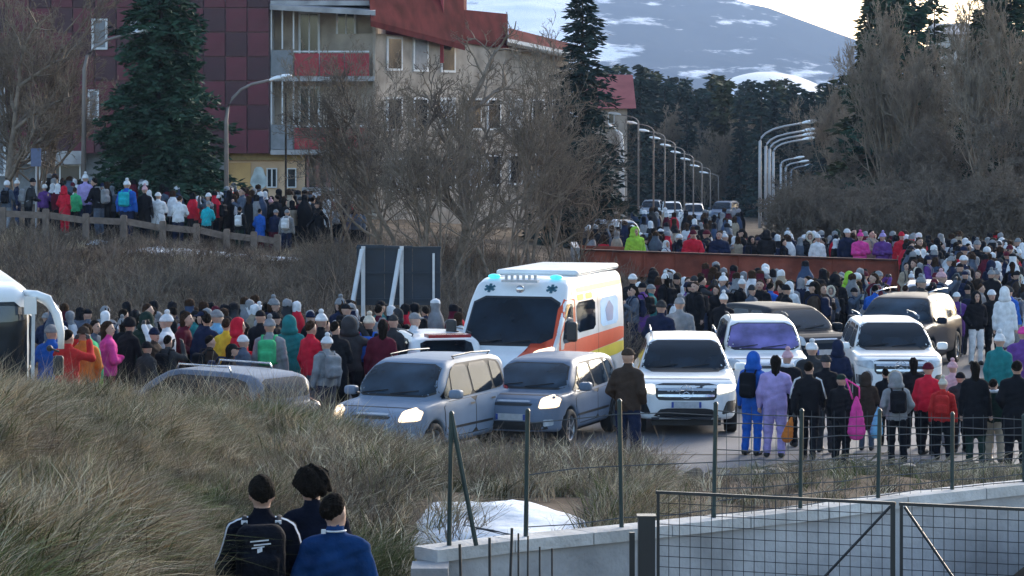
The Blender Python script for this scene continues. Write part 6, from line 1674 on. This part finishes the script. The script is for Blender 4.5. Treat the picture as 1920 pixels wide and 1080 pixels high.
# square, right
Z4 = 'crowd packing the square'
V_(1232, 59.6, 'navy', 'navy', 'beanie', 'charcoal', 2.9, 545, Z4, 'tall person in long navy coat just behind the ambulance', ('pockets', True))
V_(1276, 61, 'grey', 'denim', 'pompom', 'grey', 2.9, 560, Z4, 'person in grey jacket and jeans next to the tall navy coat', ('down', False))
V_(1352, 64, 'black', 'black', 'pompom', 'white', 2.9, 553, Z4, 'person in black with big white hat beside the parked grey hatchback')
V_(1483, 71, 'white', 'slate', 'hood', 'white', 2.4, 530, Z4, 'person in white hooded coat in front of the rust girder')
V_(1590, 73, 'lime', 'navy', 'hood', 'lime', 2.9, 511, Z4, 'person in lime green jacket at the foot of the rust girder')
V_(1621, 75, 'scarlet', 'black', 'beanie', 'maroon', 2.9, 510, Z4, 'person in scarlet jacket right beside the lime green one')
V_(1707, 78, 'white', 'grey', 'pompom', 'white', .2, 514, Z4, 'person in white coat and bobble hat above the dark slate SUV')
for i, (px, c) in enumerate([(1640, 'blue'), (1664, 'turquoise'), (1690, 'blue')]): V_(px, 70.5 + i * .7, c, 'navy', 'short', 'black', 2.7, 536, Z4, ['person in royal blue jacket, first of three bright jackets above the dark slate SUV', 'person in turquoise jacket between two royal blue ones', 'person in royal blue jacket, last of three bright jackets above the dark slate SUV'][i])
V_(1757, 94.5, 'blue', 'navy', 'pompom', 'white', 2.9, 452, Z4, 'person in royal blue jacket and white hat behind the railing', ('down', True))
V_(1818, 88, 'lightblue', 'black', 'beanie', 'lightblue', 2.9, 480, Z4, 'person in light blue jacket and hat deep in the square crowd')
V_(1830, 67, 'black', 'white', 'hood', 'black', .2, 548, Z4, 'person in black hood over white trousers at the square', ('pockets', False))
V_(1886, 66, 'white', 'purple', 'hood', 'white', 2.8, 540, Z4, 'person in white coat and purple trousers at the square', ('down', True))
V_(1862, 68, 'black', 'black', 'beanie', 'white', .1, 545, Z4, 'person in black between the white coat and the black hood')
fill(34, (1180, 1560), (66, 74), Z4, [2.9, 0, 1.5, -1.5])
fill(12, (1690, 1940), (66, 72), Z4, [2.9, 0, 1.5, -1.5])
fill(14, (1560, 1690), (71, 77), Z4, [2.9, 0, 1.5, -1.5])
fill(24, (1700, 1940), (74, 84), Z4, [2.9, 0, 1.5, -1.5])
fill(26, (1700, 1930), (84, 95.4), Z4, [2.9, 0, 1.5, -1.5])
print('people', len(PEOPLE))
# farther crowd on the road beyond the bridge: too small and too many to single out
def crowd_stuff(name, n, pxr, dr, seed, mono=None):
    r = np.random.default_rng(seed); V = []; Fq = []; M = []
    cols = ['black', 'black', 'navy', 'charcoal', 'slate', 'white', 'grey', 'maroon', 'red', 'beige', 'denim']
    f0 = lambda X, Y, Z: smin(smin(caps((.1, 0, .1), (.09, 0, .85), .09, .12)(X, Y, Z), caps((-.1, 0, .1), (-.09, 0, .85), .09, .12)(X, Y, Z), .05), smin(ell((0, 0, 1.15), (.25, .17, .38))(X, Y, Z), ell((0, 0, 1.62), (.11, .12, .13))(X, Y, Z), .05), .08)
    v0, q0 = nets(f0, (-.4, -.3, 0), (.4, .3, 1.8), .07)
    cz = v0[q0].mean(1)[:, 2]; n0 = len(v0)
    for i in range(n):
        d = r.uniform(*dr); px = r.uniform(*pxr); x = PX(px, d); z = hz(x, d); a = r.uniform(0, 6.28); s = r.uniform(.88, 1.08)
        c, s_ = math.cos(a), math.sin(a); v = v0 * s; V.append(np.stack([v[:, 0] * c - v[:, 1] * s_ + x, v[:, 0] * s_ + v[:, 1] * c + d, v[:, 2] + z], 1)); Fq.append(q0 + i * n0)
        k = r.integers(len(cols)); hat = r.choice([0, 5, 6, 11, 11, 0]); t = np.where(cz < .85 * s, 0, k); M.append(np.where(cz > 1.5 * s, hat, t))
    obj(name, mesh(name, np.concatenate(V), np.concatenate(Fq), [FAB[c] for c in cols] + [m_hairb], True, np.concatenate(M)), kind='stuff')
crowd_stuff('distant_crowd', 60, (1190, 1390), (103, 135), 3)
crowd_stuff('distant_crowd', 34, (1095, 1190), (99, 108), 4)
crowd_stuff('distant_crowd', 95, (1200, 1700), (97.6, 100.5), 5)
crowd_stuff('distant_crowd', 170, (1695, 1990), (82, 100), 6)
crowd_stuff('distant_crowd', 150, (90, 690), (95.5, 101), 7)
crowd_stuff('distant_crowd', 60, (80, 860), (60, 63.2), 8)
crowd_stuff('distant_crowd', 60, (1195, 1640), (72, 79), 9)

# --- labels for the unnamed ones
ZG = {Z1: 'people in the queue below the embankment', Z2: 'people of the upper crowd behind the wooden fence', Z3: 'people standing on the bridge', Z4: 'people packing the square'}
ZS = {Z1: 'in the queue', Z2: 'behind the wooden fence', Z3: 'on the bridge', Z4: 'on the square'}
LM = {Z1: [(126, 'the scarlet jacket'), (179, 'the green jacket'), (312, 'the white bobble hat'), (446, 'the long red coat'), (582, 'the second red coat'), (690, 'the blue backpack'), (775, 'the white jacket')],
      Z2: [(122, 'the long red coat'), (237, 'the turquoise backpack'), (334, 'the bulky white coat'), (385, 'the turquoise jacket'), (537, 'the thin mast')],
      Z3: [(1192, 'the lime jacket'), (1297, 'the red jacket'), (1448, 'the four pale lamps'), (1532, 'the all white one'), (1612, 'the pink snow suit'), (1688, 'the end post')],
      Z4: [(1232, 'the tall navy coat'), (1352, 'the big white hat'), (1483, 'the white hooded coat'), (1590, 'the lime jacket'), (1664, 'the three bright jackets'), (1757, 'the royal blue jacket'), (1818, 'the light blue jacket'), (1886, 'the white coat')]}
seen = {}
for q in PEOPLE:
    o = q['o']
    if q['label']:
        o['label'] = q['label']; o['group'] = ZG.get(q['zone'], G1); continue
    hn = HNAME[q['head']].format(CNAME[q['hcol']]); lm = min(LM[q['zone']], key=lambda a: abs(a[0] - q['px']))
    rel = 'right of' if q['px'] > lm[0] + 8 else ('left of' if q['px'] < lm[0] - 8 else 'behind')
    if q['zone'] == Z4: rel = ('front, ' if q['d'] < 71 else ('middle, ' if q['d'] < 80 else 'back, ')) + rel
    bag = (' and backpack') if q['pack'] else ''
    lab = '%s coat, %s%s, %s %s' % (CNAME[q['coat']], hn, bag, rel, lm[1])
    q['lab'] = lab; o['label'] = 'person, ' + lab; o['group'] = ZG[q['zone']]
    seen.setdefault(lab, []).append(q)
for lab, qs in seen.items():
    if len(qs) > 1:
        qs.sort(key=lambda q: q['px'])
        for i, q in enumerate(qs):
            q['o']['label'] = 'person, ' + lab.replace(' and backpack', '').replace(' coat, ', ' coat, %s trousers, ' % CNAME[q['trou']])

for q in PEOPLE:
    w_ = q['o']['label'].split()
    if len(w_) > 16: q['o']['label'] = q['o']['label'].replace(' and backpack', '').replace('person, ', 'person in ').replace('bare head of ', '').replace(' trousers', ' legs').replace(' up,', ',')
    if len(q['o']['label'].split()) > 16: q['o']['label'] = ' '.join(q['o']['label'].replace('the ', '').split()[:16])
# --- the three walking away in front
def big(px, d, coat, trou, pose, lab, ptop, rot, z, parts=None):
    me, hd, yaw = body_mesh('walker_body', pose, False, .0115, 1.0, False, True, seed=int(px))
    x = PX(px, d); h = (PZ(ptop, d) - z); s = h / 1.77
    o = obj('person', me, loc=(x, d, z), rot=(0, 0, rot), scl=s, cat='person', label=lab, group='walkers on the path before the grass bank')
    for i, m_ in ((0, coat), (1, trou)): o.material_slots[i].link = 'OBJECT'; o.material_slots[i].material = m_
    return o, hd, yaw
f_trk = mat('tracksuit_black', (.007, .008, .014), .9, spec=.04, var=.25, scale=8, bump=.5, bscale=16); f_bluj = mat('blue_fleece', (.010, .038, .12), .95, spec=.04, var=.22, scale=7, bump=.5, bscale=18); f_dk = mat('dark_navy_coat', (.008, .010, .020), .95, spec=.04, var=.25, scale=7, bump=.5, bscale=16)
AWP = dict(arms=(((.27, .02, 1.13), (.27, -.12, .92)), ((-.27, .02, 1.13), (-.27, -.12, .92))), yaw=0.)
def big_hair(o, hd, yaw, m_, wild=0., seed=1):
    def hf(X, Y, Z):
        a = ell((0, .02, .030), (.094 + wild * .03, .108 + wild * .02, .118 + wild * .02))(X, Y, Z); a = np.maximum(a, -(Z - .055) - .9 * (Y + .01)); a = np.maximum(a, -(Z + .075))
        n = (np.sin(41 * X + 23 * Y + seed) * np.sin(37 * Z - 19 * X) + .6 * np.sin(67 * Y + 31 * Z) * np.sin(59 * X - 27 * Z + seed)); n2 = np.sin(151 * X + 97 * Z) * np.sin(139 * Y - 71 * Z)
        return a + (.004 + wild * .0035) * n + (.003 + wild * .0012) * n2
    v, q = nets(hf, (-.2, -.2, -.2), (.2, .24, .24), .008); c = obj('hair', mesh('hair', v, q, [m_], True), o, loc=hd, rot=(0, 0, yaw)); return c
w1, hd, yw = big(491, 21.6, f_trk, FAB['black'], AWP, 'person in black tracksuit top with white shoulder stripes and black backpack', 893, math.pi + .05, 1.22)
big_hair(w1, hd, yw, m_hair, .1, 1)
T1 = BVHTree.FromPolygons([v.co for v in w1.data.vertices], [p.vertices for p in w1.data.polygons])
def strip_on(o, T, path, w, m_, nm, off=.006):
    b = []; pts = [Vector(p) for p in path]; dense = []
    for i in range(len(pts) - 1):
        for t in np.linspace(0, 1, 8, endpoint=False): dense.append(pts[i].lerp(pts[i + 1], t))
    dense.append(pts[-1]); V = []; Q = []
    hits = [T.find_nearest(p) for p in dense]
    for i, h_ in enumerate(hits):
        t = (hits[min(i + 1, len(hits) - 1)][0] - hits[max(i - 1, 0)][0]).normalized(); s_ = h_[1].cross(t).normalized()
        for e in (-1, 1): V.append(tuple(T.find_nearest(h_[0] + s_ * w * e)[0] + h_[1] * off))
    for i in range(len(hits) - 1): Q.append((2 * i, 2 * i + 1, 2 * i + 3, 2 * i + 2))
    return obj(nm, mesh(nm, V, Q, [m_], True), o)
for s in (1, -1): strip_on(w1, T1, [(s * .11, .05, 1.52), (s * .20, .06, 1.50), (s * .28, .07, 1.42), (s * .35, .06, 1.25), (s * .36, .04, 1.12)], .011, FAB['white'], 'sleeve_stripe')
def bpbig(X, Y, Z):
    a = rbox((0, 0, 0), (.175, .095, .26), .09)(X, Y, Z); b_ = rbox((0, .10, -.07), (.13, .045, .13), .045)(X, Y, Z); a = smin(a, b_, .025)
    g = np.maximum(np.abs(np.sqrt(X**2 + (Z - .02)**2 * .5) - .150) - .004, -Y - .02); return np.maximum(a, -np.maximum(g, -a - .006)) + .002 * np.sin(Z * 50 + X * 20)
v, q = nets(bpbig, (-.22, -.14, -.3), (.22, .2, .3), .011)
bp = obj('backpack', mesh('backpack', v, q, [mat('backpack_black', (.008, .009, .014), .85, spec=.06, var=.3, scale=10, bump=.4, bscale=40)], True), w1, loc=(0, .235, 1.20))
TB = BVHTree.FromPolygons([v_.co for v_ in bp.data.vertices], [p.vertices for p in bp.data.polygons])
for k, (x0, x1, z0, z1) in enumerate([(-.07, .06, .145, .155), (-.045, .075, .12, .13), (-.06, .03, .10, .108), (-.02, .015, .07, .10)]):
    V = []; n = 7
    for t in np.linspace(0, 1, n):
        for z_ in (z0 + .012 * t, z1 + .012 * t):
            h_ = TB.ray_cast(Vector((-(x0 + (x1 - x0) * t), .9, z_)), Vector((0, -1, 0))); V.append(tuple(h_[0] + Vector((0, .004, 0))))
    obj('white_print', mesh('white_print', V, [(2 * i, 2 * i + 1, 2 * i + 3, 2 * i + 2) for i in range(n - 1)], [FAB['white']]), bp)
b = MB()
for s in (1, -1): b.tube([(s * .11, .0 - .08, .22), (s * .12, -.16, .275), (s * .125, -.30, .27), (s * .13, -.41, .15)], .02, 8)
b.build('strap', FAB['charcoal'], bp, smooth=True)
for s in (1, -1):
    b = MB(); b.box(s * .12 - .022, s * .12 + .022, -.13, -.105, .245, .27); b.build('strap_buckle', FAB['white'], bp)
w2, hd, yw = big(628, 21.4, f_bluj, FAB['navy'], dict(AWP, yaw=-.5), 'person in plain blue jacket with short dark hair walking nearest the wall', 927, math.pi - .08, 1.14)
big_hair(w2, hd, yw, m_hair, .0, 2)
b = MB(); b.tube([(hd[0] + .084 * math.cos(a), hd[1] + .10 * math.sin(a) + .01, 1.515) for a in np.linspace(.2, 2.9, 12)], .007, 6); b.build('collar_edge', FAB['white'], w2, smooth=True)
b = MB(); b.box(.055, .085, .075, .10, 1.50, 1.53); b.build('collar_tag', FAB['white'], w2)
w3, hd, yw = big(603, 22.4, f_dk, FAB['black'], dict(AWP, yaw=.5, lean=(.08, 0, 0)), 'person in dark coat with big tousled black hair behind the blue jacket', 882, math.pi - .2, 1.2)
big_hair(w3, hd, yw, m_hair, 1.7, 3)

# ------------------------------------------------------------------ air
HAZE = True
if HAZE:
    hm = bpy.data.materials.new('air'); hm.use_nodes = True; n = hm.node_tree; n.nodes.clear()
    out = n.nodes.new('ShaderNodeOutputMaterial'); pv = n.nodes.new('ShaderNodeVolumePrincipled')
    pv.inputs['Color'].default_value = (.50, .68, 1, 1); pv.inputs['Density'].default_value = .0001; pv.inputs['Anisotropy'].default_value = .1
    n.links.new(pv.outputs[0], out.inputs['Volume'])
    b = MB(); b.box(-5500, 5500, -20, 9500, -12, 420); b.build('haze', hm, kind='stuff')
